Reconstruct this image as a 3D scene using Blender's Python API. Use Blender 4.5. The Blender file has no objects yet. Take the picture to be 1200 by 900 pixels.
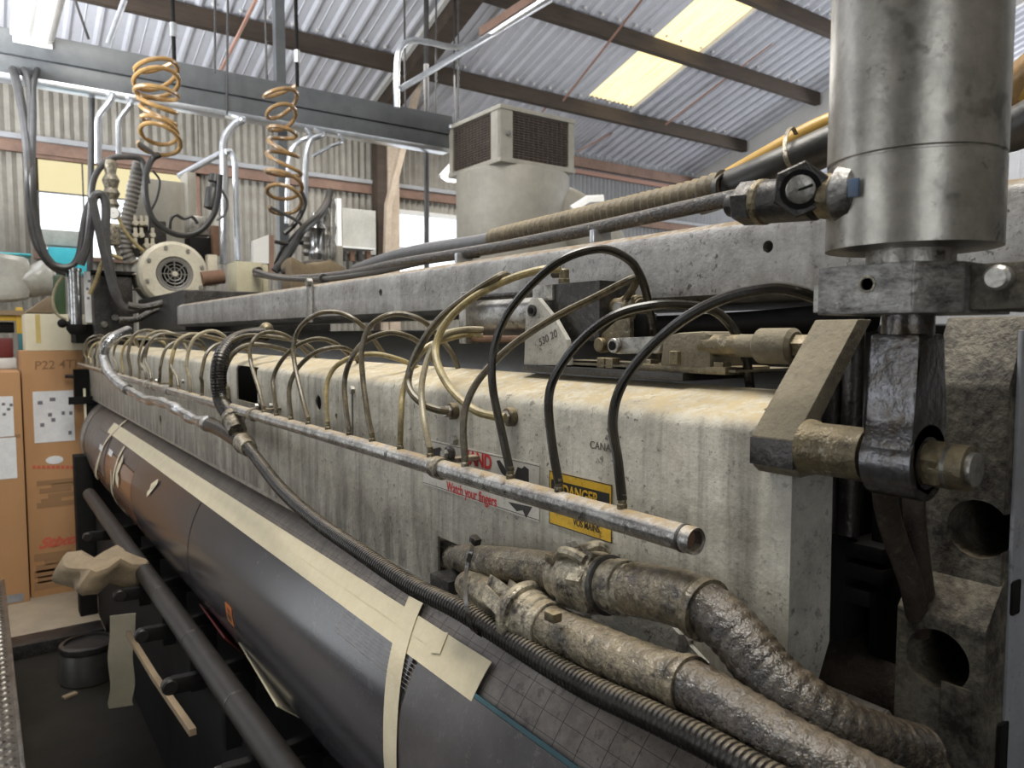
import bpy, bmesh, math, random
from mathutils import Vector, Matrix
random.seed(7)
S = bpy.context.scene
COL = S.collection
PI = math.pi

# ------------------------------------------------------------------ camera, sky, lights, exposure
EYE = 1.65
FPX = 870.0
PITCH, YAW = math.radians(3.75), math.radians(35.72)
cam = bpy.data.cameras.new('camera')
cam.sensor_fit = 'HORIZONTAL'; cam.sensor_width = 36.0; cam.lens = FPX * 36.0 / 1200.0
cam.clip_start = 0.02; cam.clip_end = 200
cam.dof.use_dof = True; cam.dof.focus_distance = 0.95; cam.dof.aperture_fstop = 11.0
camo = bpy.data.objects.new('camera', cam); COL.objects.link(camo)
camo.location = (0, 0, EYE); camo.rotation_euler = (PI / 2 - PITCH, 0, -YAW)
S.camera = camo

W = bpy.data.worlds.new('overcast_sky'); S.world = W; W.use_nodes = True
bg = W.node_tree.nodes['Background']
bg.inputs[0].default_value = (0.93, 0.97, 1.0, 1); bg.inputs[1].default_value = 1.9

def area(name, loc, size, power, rot=(0, 0, 0), col=(1, 1, 1)):
    l = bpy.data.lights.new(name, 'AREA'); l.shape = 'RECTANGLE'; l.size, l.size_y = size
    l.energy = power; l.color = col
    o = bpy.data.objects.new(name, l); COL.objects.link(o); o.location = loc; o.rotation_euler = rot
    return o
def bulb(loc, power, r=.35):
    l = bpy.data.lights.new('high_bay_lamp', 'POINT'); l.energy = power; l.shadow_soft_size = r; l.color = (1, .98, .94)
    o = bpy.data.objects.new('high_bay_lamp', l); COL.objects.link(o); o.location = loc
area('roof_skylight_lamp', (.4, 1.2, 5.6), (2.2, 3.2), 300, (math.radians(0), math.radians(0), 0), (1.0, 0.96, 0.88))
area('far_bay_lamp', (4.0, 6.6, 4.2), (3.5, 1.2), 70, (0, 0, 0), (1.0, 0.98, 0.95))
area('added_roof_fill', (-1.3, 5.4, 3.0), (1.4, 3.0), 330, (PI, math.radians(24), 0), (.93, .96, 1.0))  # unseen fill light added to brighten the roof underside
def aim(o, target): o.rotation_euler = (Vector(target) - o.location).to_track_quat('-Z', 'Y').to_euler()
aim(area('added_roof_fill', (7.6, 1.6, 2.7), (1.6, 2.2), 80, (0, 0, 0), (.95, .97, 1.0)), (7.2, 4.6, 5.7))  # added fill, out of frame, for the roof at right
aim(area('added_roof_fill', (13.0, 4.4, 2.6), (1.6, 1.6), 190, (0, 0, 0), (.95, .97, 1.0)), (8.4, 6.5, 4.9))  # added side fill that brings out the right-hand roof ribs

S.view_settings.view_transform = 'Standard'; S.view_settings.look = 'None'
S.view_settings.gamma = 1.0; S.view_settings.use_curve_mapping = False
S.view_settings.exposure = 0.2

# ------------------------------------------------------------------ helpers
cp, sp, cy, sy = math.cos(PITCH), math.sin(PITCH), math.cos(YAW), math.sin(YAW)
def ray(px, py):
    u = (px - 600) / FPX; v = (450 - py) / FPX
    return Vector((u * cy + cp * sy + v * sp * sy, -u * sy + cp * cy + v * sp * cy, v * cp - sp))
def at(px, py, x=None, y=None, z=None, d=None):
    """World point on a real plane (x, y, z or depth) seen at a pixel of the photograph."""
    r = ray(px, py)
    t = x / r.x if x is not None else y / r.y if y is not None else (z - EYE) / r.z if z is not None else d
    return Vector((t * r.x, t * r.y, EYE + t * r.z))
DX, DZ, DR = 0.785, 1.0, 0.30        # print drum axis and radius
def on_drum(px, py, rad=DR):
    r = ray(px, py)
    a = r.x ** 2 + r.z ** 2; b = -2 * (r.x * DX + r.z * (DZ - EYE)); c = DX ** 2 + (DZ - EYE) ** 2 - rad ** 2
    disc = max(b * b - 4 * a * c, 0)
    t = (-b - math.sqrt(disc)) / (2 * a)
    return math.degrees(math.atan2(EYE + t * r.z - DZ, t * r.x - DX)) % 360, t * r.y

def spline(pts, n=8):
    P = [Vector(p) for p in pts]
    if len(P) < 3: return P
    P = [2 * P[0] - P[1]] + P + [2 * P[-1] - P[-2]]
    out = []
    for i in range(1, len(P) - 2):
        p0, p1, p2, p3 = P[i - 1:i + 3]
        for k in range(n):
            t = k / n
            out.append(0.5 * ((2 * p1) + (-p0 + p2) * t + (2 * p0 - 5 * p1 + 4 * p2 - p3) * t * t + (-p0 + 3 * p1 - 3 * p2 + p3) * t ** 3))
    out.append(P[-2])
    return out
def resample(pts, step):
    out = [pts[0].copy()]; acc = 0.0
    for a, b in zip(pts, pts[1:]):
        L = (b - a).length; pos = step - acc
        while pos <= L and L > 0:
            out.append(a.lerp(b, pos / L)); pos += step
        acc = (acc + L) % step if L > 0 else acc
    if (out[-1] - pts[-1]).length > step * .3: out.append(pts[-1].copy())
    return out
def basis(d):
    d = Vector(d).normalized()
    u = d.orthogonal().normalized()
    return u, d.cross(u), d

class MB:
    def __init__(s): s.bm = bmesh.new()
    def face(s, vs):
        try: return s.bm.faces.new(vs)
        except ValueError: return None
    def poly(s, pts): return s.face([s.bm.verts.new(p) for p in pts])
    def box(s, c, size, rot=None, bev=0):
        c = Vector(c); hx, hy, hz = [k / 2 for k in size]
        R = rot.to_3x3() if rot else Matrix.Identity(3)
        v = [s.bm.verts.new(c + R @ Vector((x, y, z))) for x in (-hx, hx) for y in (-hy, hy) for z in (-hz, hz)]
        fs = [s.face([v[i] for i in f]) for f in ((0, 1, 3, 2), (4, 6, 7, 5), (0, 4, 5, 1), (2, 3, 7, 6), (0, 2, 6, 4), (1, 5, 7, 3))]
        if bev: bmesh.ops.bevel(s.bm, geom=list({e for f in fs for e in f.edges}), offset=bev, segments=2, profile=.6, affect='EDGES')
        return s
    def box2(s, a, b, bev=0):
        a, b = Vector(a), Vector(b)
        return s.box((a + b) / 2, [abs(k) for k in (b - a)], None, bev)
    def prism(s, pts, vec, bev=0):
        vec = Vector(vec); a = [s.bm.verts.new(Vector(p)) for p in pts]; b = [s.bm.verts.new(Vector(p) + vec) for p in pts]
        n = len(a); fs = [s.face(a[::-1]), s.face(b)] + [s.face([a[i], a[(i + 1) % n], b[(i + 1) % n], b[i]]) for i in range(n)]
        if bev: bmesh.ops.bevel(s.bm, geom=list({e for f in fs if f for e in f.edges}), offset=bev, segments=2, profile=.6, affect='EDGES')
        return s
    def lathe(s, p0, d, prof, n=24, closed=True):
        u, w, d = basis(d); p0 = Vector(p0); rings = []
        for r, h in prof:
            if r < 1e-6: rings.append([s.bm.verts.new(p0 + d * h)])
            else: rings.append([s.bm.verts.new(p0 + d * h + (u * math.cos(2 * PI * k / n) + w * math.sin(2 * PI * k / n)) * r) for k in range(n)])
        for A, B in zip(rings, rings[1:]):
            if len(A) == 1 and len(B) == 1: continue
            for k in range(n):
                j = (k + 1) % n
                if len(A) == 1: s.face([A[0], B[j], B[k]])
                elif len(B) == 1: s.face([A[k], A[j], B[0]])
                else: s.face([A[k], A[j], B[j], B[k]])
        if closed:
            if len(rings[0]) > 1: s.face(rings[0][::-1])
            if len(rings[-1]) > 1: s.face(rings[-1])
        return s
    def cyl(s, p0, p1, r, r1=None, n=20, bev=0):
        p0, p1 = Vector(p0), Vector(p1); L = (p1 - p0).length; r1 = r if r1 is None else r1
        pr = [(r, 0), (r1, L)] if not bev else [(r - bev, 0), (r, bev), (r1, L - bev), (r1 - bev, L)]
        return s.lathe(p0, p1 - p0, pr, n)
    def hexa(s, p0, p1, r):
        return s.cyl(p0, p1, r, n=6, bev=r * .06)
    def tube(s, pts, r, n=10, rf=None, caps=True):
        P = [Vector(p) for p in pts]; m = len(P)
        T = [(P[min(i + 1, m - 1)] - P[max(i - 1, 0)]).normalized() for i in range(m)]
        u = T[0].orthogonal().normalized(); rings = []
        for i in range(m):
            u = (u - T[i] * u.dot(T[i]))
            u = u.normalized() if u.length > 1e-6 else T[i].orthogonal().normalized()
            w = T[i].cross(u); q = r if rf is None else rf(i)
            rings.append([s.bm.verts.new(P[i] + (u * math.cos(2 * PI * k / n) + w * math.sin(2 * PI * k / n)) * q) for k in range(n)])
        for A, B in zip(rings, rings[1:]):
            for k in range(n): s.face([A[k], A[(k + 1) % n], B[(k + 1) % n], B[k]])
        if caps: s.face(rings[0][::-1]); s.face(rings[-1])
        return s
    def ribbed(s, pts, r, pitch, depth, n=14, sharp=False):
        P = resample(pts, pitch / 4)
        wave = (1, .55, 0, .55) if not sharp else (1, 1, .9, 0)
        return s.tube(P, r, n, lambda i: r - depth * (1 - wave[i % 4]))
    def ball(s, c, r, n=12):
        return s.lathe(Vector(c) - Vector((0, 0, r)), (0, 0, 1), [(r * math.sin(PI * k / 8), r - r * math.cos(PI * k / 8)) for k in range(9)], n)
    def strip(s, pts, side, thick):
        """ribbon: path points with a per-point side vector, given a real thickness"""
        n = len(pts); V = []
        for i in range(n):
            p = Vector(pts[i]); sd = Vector(side[i] if isinstance(side, list) else side)
            t = (Vector(pts[min(i + 1, n - 1)]) - Vector(pts[max(i - 1, 0)])).normalized()
            nn = t.cross(sd).normalized() * thick
            V.append([s.bm.verts.new(q) for q in (p - sd, p + sd, p + sd + nn, p - sd + nn)])
        for A, B in zip(V, V[1:]):
            for k in range(4): s.face([A[k], A[(k + 1) % 4], B[(k + 1) % 4], B[k]])
        s.face(V[0][::-1]); s.face(V[-1])
        return s
    def build(s, name, mat, parent=None, label=None, cat=None, group=None, kind=None, ang=35):
        bm = s.bm
        bmesh.ops.recalc_face_normals(bm, faces=bm.faces)
        lim = math.radians(ang)
        for e in bm.edges: e.smooth = not (len(e.link_faces) == 2 and e.calc_face_angle(0) > lim)
        for f in bm.faces: f.smooth = True
        if parent is not None: off = Vector(parent.get('_o', (0, 0, 0)))
        else:
            xs = [v.co for v in bm.verts]
            off = Vector(((min(v.x for v in xs) + max(v.x for v in xs)) / 2, (min(v.y for v in xs) + max(v.y for v in xs)) / 2, min(v.z for v in xs)))
        for v in bm.verts: v.co -= off
        me = bpy.data.meshes.new(name); bm.to_mesh(me); bm.free()
        if mat is not None: me.materials.append(mat)
        o = bpy.data.objects.new(name, me); COL.objects.link(o)
        if parent is not None: o.parent = parent
        else: o.location = off
        o['_o'] = tuple(off)
        tag(o, label, cat, group, kind)
        return o
def tag(o, label=None, cat=None, group=None, kind=None):
    if label: o['label'] = label
    if cat: o['category'] = cat
    if group: o['group'] = group
    if kind: o['kind'] = kind
    return o
def thing(name, label, cat, loc, group=None):
    o = bpy.data.objects.new(name, None); COL.objects.link(o); o.location = loc; o['_o'] = tuple(loc)
    o.empty_display_size = .05
    return tag(o, label, cat, group)
def cut(o, cutters):
    """real holes: subtract cutter builders (in world space) from a built object, then drop them"""
    off = Vector(o['_o'])
    for c in cutters:
        bmesh.ops.recalc_face_normals(c.bm, faces=c.bm.faces)
        for v in c.bm.verts: v.co -= off
        me = bpy.data.meshes.new('cut'); c.bm.to_mesh(me); c.bm.free()
        k = bpy.data.objects.new('cut', me); COL.objects.link(k); k.matrix_world = Matrix.Translation(off)
        bpy.context.view_layer.update()
        md = o.modifiers.new('b', 'BOOLEAN'); md.operation = 'DIFFERENCE'; md.object = k; md.solver = 'EXACT'
        dg = bpy.context.evaluated_depsgraph_get()
        nm = bpy.data.meshes.new_from_object(o.evaluated_get(dg))
        o.modifiers.clear(); o.data = nm
        bpy.data.objects.remove(k); bpy.data.meshes.remove(me)
    bm = bmesh.new(); bm.from_mesh(o.data)
    for e in bm.edges: e.smooth = not (len(e.link_faces) == 2 and e.calc_face_angle(0) > .6)
    bm.to_mesh(o.data); bm.free()
    return o
def text(body, h, loc, mat, parent, xd=(0, -1, 0), yd=(0, 0, 1), name='lettering', wide=1.0, shear=0, bold=0.0, align='LEFT'):
    cu = bpy.data.curves.new('t', 'FONT'); cu.body = body; cu.size = h * 1.42; cu.extrude = .0002; cu.shear = shear; cu.offset = bold; cu.align_x = align
    o = bpy.data.objects.new('t', cu); COL.objects.link(o); bpy.context.view_layer.update()
    me = bpy.data.meshes.new_from_object(o.evaluated_get(bpy.context.evaluated_depsgraph_get()))
    bpy.data.objects.remove(o); bpy.data.curves.remove(cu)
    X, Y = Vector(xd).normalized() * wide, Vector(yd).normalized(); Z = X.cross(Y).normalized()
    off = Vector(parent.get('_o', (0, 0, 0)))
    for v in me.vertices: v.co = Vector(loc) - off + X * v.co.x + Y * v.co.y + Z * v.co.z
    me.materials.clear(); me.materials.append(mat)
    t = bpy.data.objects.new(name, me); COL.objects.link(t); t.parent = parent; t['_o'] = tuple(off)
    return t

# ------------------------------------------------------------------ materials
def M(name, base, alt=None, rough=.6, metal=0.0, scale=8, amt=.5, streak=0, streak_col=(.03, .025, .02), speck=0, speck_col=(.02, .018, .016), speck_scale=90,
      dust=0, dust_col=(.36, .28, .17), bump=.15, bscale=None, emit=0, stretch=None, spec=.5, low=None, low_col=(.05, .042, .034), dlim=(.45, .95)):
    m = bpy.data.materials.new(name); m.use_nodes = True; nt = m.node_tree; N = nt.nodes; L = nt.links
    b = N['Principled BSDF']; b.inputs['Roughness'].default_value = rough; b.inputs['Metallic'].default_value = metal
    b.inputs['Specular IOR Level'].default_value = spec
    tc = N.new('ShaderNodeTexCoord'); vec = tc.outputs['Object']
    def noise(sc, mp=None, det=6, ro=.62, dist=0.0):
        n = N.new('ShaderNodeTexNoise'); n.inputs['Scale'].default_value = sc; n.inputs['Detail'].default_value = det; n.inputs['Roughness'].default_value = ro; n.inputs['Distortion'].default_value = dist
        if mp:
            q = N.new('ShaderNodeMapping'); q.inputs['Scale'].default_value = mp; L.new(vec, q.inputs['Vector']); L.new(q.outputs[0], n.inputs['Vector'])
        else: L.new(vec, n.inputs['Vector'])
        return n.outputs['Fac']
    def ramp(v, a, c, hi=1.0):
        r = N.new('ShaderNodeMapRange'); r.inputs[1].default_value = a; r.inputs[2].default_value = c; r.inputs[4].default_value = hi; L.new(v, r.inputs[0]); return r.outputs[0]
    def mix(f, c1, c2):
        x = N.new('ShaderNodeMix'); x.data_type = 'RGBA'
        if isinstance(f, float): x.inputs[0].default_value = f
        else: L.new(f, x.inputs[0])
        for s_, c in ((x.inputs[6], c1), (x.inputs[7], c2)):
            if isinstance(c, tuple): s_.default_value = (*c, 1)
            else: L.new(c, s_)
        return x.outputs[2]
    def mul(a, c):
        x = N.new('ShaderNodeMath'); x.operation = 'MULTIPLY'
        for s_, k in ((x.inputs[0], a), (x.inputs[1], c)):
            if isinstance(k, (int, float)): s_.default_value = k
            else: L.new(k, s_)
        return x.outputs[0]
    col = base; f1 = noise(scale, stretch)
    if alt:
        av = N.new('ShaderNodeMix'); av.inputs[0].default_value = .42; L.new(f1, av.inputs[2]); L.new(noise(scale * 5.3, stretch, 5, .7), av.inputs[3])
        col = mix(ramp(av.outputs[0], .5 - amt * .17, .5 + amt * .17), base, alt)
    if streak: col = mix(ramp(noise(14, (1, 1, .07), 5), .52, .78, streak), col, streak_col)
    if streak > .6: col = mix(mul(ramp(noise(60, (1, 1, .05), 4), .55, .75), .55 * streak), col, streak_col)
    if low:
        zx = N.new('ShaderNodeSeparateXYZ'); L.new(vec, zx.inputs[0])
        col = mix(mul(ramp(zx.outputs[2], low[1], low[0]), ramp(noise(20, (1, 1, .22), 6, .7), .36, .60, .9)), col, low_col)
    if speck: col = mix(mul(ramp(noise(speck_scale, None, 3, .7), .60, .66), mul(ramp(noise(speck_scale * .09, None, 3), .35, .65), speck)), col, speck_col)
    if speck: col = mix(mul(ramp(noise(speck_scale * 2.7, None, 5, .75), .575, .635), mul(ramp(noise(speck_scale * .16, None, 3), .40, .60), .75 * speck)), col, speck_col)
    if dust:
        g = N.new('ShaderNodeNewGeometry'); sx = N.new('ShaderNodeSeparateXYZ'); L.new(g.outputs['Normal'], sx.inputs[0])
        df = mul(ramp(sx.outputs[2], *dlim), ramp(noise(55, None, 6, .7), .30, .58, dust))
        col = mix(df, col, dust_col)
        rr = N.new('ShaderNodeMapRange'); rr.inputs[3].default_value = rough; rr.inputs[4].default_value = .95; L.new(df, rr.inputs[0]); L.new(rr.outputs[0], b.inputs['Roughness'])
        if metal:
            r2 = N.new('ShaderNodeMapRange'); r2.inputs[3].default_value = metal; r2.inputs[4].default_value = 0; L.new(df, r2.inputs[0]); L.new(r2.outputs[0], b.inputs['Metallic'])
    if isinstance(col, tuple): b.inputs['Base Color'].default_value = (*col, 1)
    else: L.new(col, b.inputs['Base Color'])
    if bump:
        bp = N.new('ShaderNodeBump'); bp.inputs['Strength'].default_value = bump; bp.inputs['Distance'].default_value = .004
        L.new(noise(bscale or scale * 6, None, 4), bp.inputs['Height']); L.new(bp.outputs[0], b.inputs['Normal'])
    if emit:
        if isinstance(col, tuple): b.inputs['Emission Color'].default_value = (*col, 1)
        else: L.new(col, b.inputs['Emission Color'])
        b.inputs['Emission Strength'].default_value = emit
    return m
DUST = (.40, .31, .18)
m_plate = M('worn_cream_paint', (.58, .55, .465), (.27, .25, .205), .5, 0, 7.0, 1.0, .95, (.065, .058, .048), .85, dust=.97, dust_col=(.37, .30, .18), bump=.35, bscale=70, speck_scale=70, low=(.0, .17))
m_plate2 = M('plain_grey_paint', (.50, .485, .43), (.30, .285, .25), .6, 0, 16, .9, .3, speck=.7, bump=.35)
m_beam = M('cast_grey_metal', (.46, .45, .43), (.19, .18, .17), .42, .4, 9, 1.0, .75, (.10, .09, .075), 1.0, dust=.95, dust_col=(.19, .135, .075), bump=.45, bscale=60, speck_scale=70, low=(-.01, .06), low_col=(.12, .10, .075))
m_steel = M('scuffed_steel', (.52, .50, .46), (.20, .19, .17), .36, .75, 22, .7, .3, (.06, .05, .04), .8, bump=.25)
m_cyl = M('scuffed_cylinder_steel', (.50, .475, .42), (.20, .19, .17), .33, .8, 9, .9, .35, (.10, .09, .08), 1.0, speck_scale=22, speck_col=(.05, .046, .042), bump=.12)
m_dsteel = M('dark_oily_steel', (.085, .08, .076), (.03, .027, .025), .38, .7, 18, .8, 0, speck=.6, speck_col=(.26, .24, .21), bump=.35)
m_brassy = M('oily_brassy_steel', (.24, .195, .115), (.055, .046, .034), .38, .6, 24, .9, 0, speck=.8, speck_col=(.50, .45, .36), speck_scale=70, dust=.6, dust_col=(.30, .235, .13), bump=.45)
m_oily = M('greasy_rod_steel', (.15, .15, .16), (.05, .038, .022), .26, .8, 18, .6, 0, speck=.85, speck_col=(.025, .023, .022), speck_scale=40, bump=.3, bscale=80)
m_pipe = M('galvanised_pipe', (.52, .51, .49), (.17, .16, .15), .25, .85, 26, .7, 0, speck=1.0, speck_col=(.025, .022, .02), speck_scale=55, dust=.98, dust_col=(.30, .225, .125), bump=.25)
m_tube = M('stained_clear_tube', (.15, .12, .07), (.03, .026, .018), .22, 0, 40, .95, dust=.45, dust_col=(.36, .31, .21), bump=.15)
m_tubeg = M('golden_stained_tube', (.42, .34, .16), (.13, .10, .05), .32, 0, 34, .95, dust=.45, dust_col=(.42, .36, .22), bump=.1)
m_tubel = M('pale_stained_tube', (.38, .33, .22), (.14, .12, .08), .3, 0, 34, .95, dust=.45, dust_col=(.5, .44, .3), bump=.1)
m_btube = M('black_glossy_tube', (.010, .009, .008), (.028, .023, .015), .24, 0, 18, .8, dust=.3, dust_col=(.12, .10, .07), bump=.05, dlim=(.7, 1))
m_wallk = M('darkened_unseen_wall', (.17, .16, .14), (.12, .11, .10), .8, 0, 2, .8, bump=.1)  # unseen walls toned dark to cut bounce and deepen metal reflections
m_black = M('black_rubber', (.018, .017, .016), (.035, .033, .03), .38, 0, 20, .7, dust=.25, bump=.1)
m_blackm = M('black_matte', (.008, .008, .008), (.015, .014, .013), .75, 0, 12, .9, bump=.15, spec=.12)
m_armor = M('armoured_hose', (.040, .036, .031), (.014, .012, .011), .26, .5, 30, .8, dust=.6, dust_col=(.17, .13, .072), bump=.1, dlim=(.7, 1.0))
m_hose = M('dusty_rubber_hose', (.055, .043, .03), (.010, .009, .008), .25, 0, 40, .6, 0, speck=.8, speck_col=(.24, .185, .115), speck_scale=80, dust=.6, dust_col=(.125, .088, .045), bump=1.0, bscale=110, dlim=(.6, 1.0), spec=.8)
m_hose2 = M('pale_caked_hose', (.20, .165, .105), (.012, .010, .010), .26, .15, 34, .7, 0, speck=.9, speck_col=(.38, .32, .22), speck_scale=80, dust=.65, dust_col=(.18, .135, .074), bump=1.0, bscale=110, dlim=(.6, 1.0), spec=.8)
m_alu = M('caked_aluminium', (.42, .375, .28), (.035, .03, .028), .32, .4, 30, .6, 0, speck=.95, speck_col=(.015, .013, .015), speck_scale=50, dust=.7, dust_col=(.25, .19, .105), bump=.8, bscale=110, dlim=(.6, 1.0))
m_chosee = M('dusty_corrugated_hose', (.17, .135, .08), (.07, .055, .035), .6, 0, 30, .8, dust=.8, dust_col=(.30, .235, .135), bump=.3)
m_conduit = M('bright_galvanised_conduit', (.72, .74, .77), (.55, .57, .60), .28, .8, 20, .6, bump=.05)
m_flex = M('chromed_flex_conduit', (.55, .55, .55), (.25, .25, .25), .22, .9, 18, .6, dust=.4, bump=.1)
m_ibeam = M('grey_blue_painted_steel', (.105, .113, .118), (.15, .158, .163), .42, .1, 3, .8, .15, bump=.1)
m_coil = M('amber_coil_hose', (.46, .28, .10), (.26, .16, .07), .22, 0, 12, .8, bump=0)
m_coil2 = M('brown_coil_hose', (.36, .22, .09), (.22, .14, .07), .25, 0, 20, .6, bump=0)
m_roof = M('galvanised_roof_sheet', (.80, .81, .86), (.62, .63, .68), .5, 0, 1.2, 1.8, .2, (.3, .28, .26), bump=.05)
m_wall = M('aged_wall_sheet', (.42, .395, .34), (.27, .25, .215), .7, 0, 1.8, .8, .6, (.15, .125, .10), bump=.1)
m_wallg = M('grey_wall_sheet', (.42, .43, .44), (.33, .33, .34), .7, 0, 2, .8, .3, (.2, .19, .18), bump=.1)
m_timber = M('dark_timber', (.085, .06, .042), (.045, .033, .025), .8, 0, 5, .8, bump=.3, stretch=(.3, 2, 2))
m_timberl = M('pale_timber', (.62, .52, .41), (.44, .34, .25), .8, 0, 5, .8, bump=.2)
m_pink = M('weathered_board', (.30, .19, .14), (.19, .12, .09), .8, 0, 4, .8, bump=.2)
m_white = M('white_paint', (.82, .81, .78), (.70, .69, .66), .6, 0, 5, 1.2, .2, (.45, .42, .36), bump=.05)
m_sky = M('backlit_fibreglass', (.95, .86, .55), (.93, .72, .34), .6, 0, 4, .8, emit=1.0, bump=0, stretch=(9, .5, .5))
m_lamp = M('lit_lamp', (1, 1, 1), None, .5, emit=1.8, bump=0)
m_beige = M('beige_cooler_paint', (.40, .375, .315), (.30, .28, .235), .5, 0, 2.5, .8, .3, (.18, .155, .11), bump=.08)
m_grille = M('brown_cooler_pad', (.13, .10, .08), (.08, .065, .055), .8, 0, 20, .7, bump=.2)
m_card = M('brown_cardboard', (.43, .235, .105), (.385, .21, .095), .75, 0, 2.5, .7, bump=.05, stretch=(1, 1, .4))
m_cardd = M('darker_card', (.27, .15, .07), None, .8, bump=.05)  # darker brown for box seams, print and lettering
m_paper = M('white_paper', (.74, .74, .74), (.64, .64, .65), .45, 0, 22, .6, bump=.15)
m_cream = M('cream_box_card', (.78, .72, .55), (.72, .65, .47), .7, 0, 4, .6, bump=.05)
m_tapey = M('yellow_tape', (.70, .55, .20), (.62, .47, .16), .4, bump=.05)
m_ink = M('grey_ink', (.16, .15, .17), None, .7, bump=0)
m_pencil = M('dark_pencil', (.10, .09, .08), None, .7, bump=0)
m_red = M('red_print', (.52, .03, .03), None, .6, bump=0)
m_redbox = M('faded_red_print', (.50, .10, .055), None, .7, bump=0)
m_label = M('sticker_cream_vinyl', (.66, .63, .56), (.53, .50, .44), .5, 0, 16, .8, .35, (.25, .23, .19), .6, bump=.08)
m_yel = M('sticker_yellow_vinyl', (.80, .50, .035), (.62, .37, .03), .45, 0, 18, .8, 0, speck=.6, bump=.08)
m_blk = M('black_print', (.015, .015, .015), (.04, .037, .034), .5, 0, 30, .8, bump=0)
m_mask = M('cream_masking_tape', (.70, .62, .44), (.63, .55, .38), .65, 0, 25, .7, 0, bump=.15, bscale=200)
m_orange = M('orange_label', (.62, .19, .03), (.5, .15, .03), .5, bump=.05)
m_cloth = M('tan_rag', (.22, .165, .10), (.14, .105, .065), .9, 0, 18, .9, bump=.3)
m_plate_black = M('glossy_print_plate', (.055, .052, .058), (.028, .026, .03), .2, .0, 3.0, .9, 0, speck=.35, speck_col=(.16, .15, .16), speck_scale=50, bump=.05, stretch=(1, .15, 1), spec=.65)
m_plate_mid = M('satin_print_plate', (.105, .095, .095), (.05, .045, .045), .3, 0, 5, .9, 0, speck=.5, speck_col=(.2, .18, .17), speck_scale=60, bump=.08, spec=.6)
m_plate_br = M('amber_photopolymer', (.26, .135, .08), (.16, .085, .055), .16, 0, 3, .9, bump=.03, spec=.7)
m_teal = M('teal_plate_edge', (.03, .10, .12), None, .4, bump=0)
m_motor = M('cream_motor_paint', (.60, .55, .43), (.46, .42, .33), .5, 0, 9, .8, 0, speck=.5, bump=.1)
m_box = M('khaki_box_paint', (.50, .46, .32), (.40, .36, .25), .5, 0, 9, .8, 0, speck=.4, bump=.1)
m_rust = M('rust_brown', (.20, .105, .06), (.12, .07, .045), .75, 0, 20, .8, bump=.3)
m_frame = M('filthy_frame_iron', (.15, .135, .105), (.028, .024, .021), .55, .2, 24, .6, .4, speck=.95, speck_col=(.025, .022, .02), speck_scale=60, dust=.4, dust_col=(.17, .13, .075), bump=.5, spec=.25)
m_frameo = M('blue_grey_frame_paint', (.30, .31, .33), (.20, .205, .22), .5, .1, 6, .8, .3, speck=.5, bump=.15)
m_arm = M('dusty_flat_bar', (.19, .165, .115), (.10, .085, .06), .8, .1, 22, .9, 0, speck=.7, speck_col=(.05, .04, .035), speck_scale=120, dust=.4, dust_col=(.27, .225, .145), bump=.45, dlim=(.3, .9))
m_dhose = M('dark_brown_hose', (.05, .036, .026), (.018, .015, .013), .6, 0, 26, .8, 0, speck=.6, speck_col=(.14, .11, .08), speck_scale=80, bump=.5, spec=.25)
m_scr = M('scratched_dark_steel', (.36, .35, .33), (.055, .05, .046), .38, .6, 22, .7, 0, speck=.6, speck_col=(.04, .038, .036), speck_scale=60, bump=.3, stretch=(1, 1.0, 2.6))
m_blue = M('blue_paint_patch', (.045, .09, .17), (.10, .13, .18), .5, bump=.1)
m_roller = M('grey_rubber_roller', (.19, .18, .16), (.15, .14, .125), .45, 0, 8, .8, bump=.05)
m_floor = M('dark_concrete', (.020, .017, .013), (.010, .009, .007), .7, 0, 2.5, .9, 0, speck=.3, bump=.15, spec=.15)  # near floor, much darker than the slab beyond the sill
m_floor2 = M('worn_concrete', (.33, .27, .19), (.24, .195, .14), .75, 0, 2.0, .8, 0, speck=.3, bump=.1)
m_shaft = M('dark_rubbed_shaft', (.032, .028, .024), (.015, .013, .012), .45, .2, 8, .9, bump=.05, spec=.3)
m_tread = M('tread_steel', (.22, .205, .18), (.09, .08, .07), .3, .8, 16, .8, 0, speck=.5, bump=.15)
m_gold = M('ochre_hose', (.50, .30, .06), (.40, .24, .05), .4, 0, 10, .7, bump=.05)
m_clearb = M('cloudy_plastic_bag', (.47, .455, .40), (.33, .325, .29), .25, 0, 6, .8, bump=.3)
m_turq = M('turquoise_plastic', (.05, .52, .62), (.08, .60, .66), .4, 0, 6, .6, bump=0)
m_green = M('dark_green_plastic', (.035, .07, .03), None, .4, bump=0)
m_ctop = M('brown_board', (.30, .22, .13), (.22, .16, .10), .7, 0, 6, .7, bump=.1)
m_yframe = M('yellow_shelf_paint', (.60, .40, .05), (.5, .33, .05), .5, 0, 6, .7, bump=.05)
m_maroon = M('maroon_plastic', (.14, .025, .025), None, .4, bump=0)
m_tealb = M('teal_paint', (.05, .20, .23), None, .5, bump=0)
m_wire = M('rusty_rod', (.42, .24, .18), None, .7, bump=0)
m_cable = M('grey_cable', (.075, .072, .07), (.04, .038, .036), .38, 0, 14, .7, bump=0)
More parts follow.
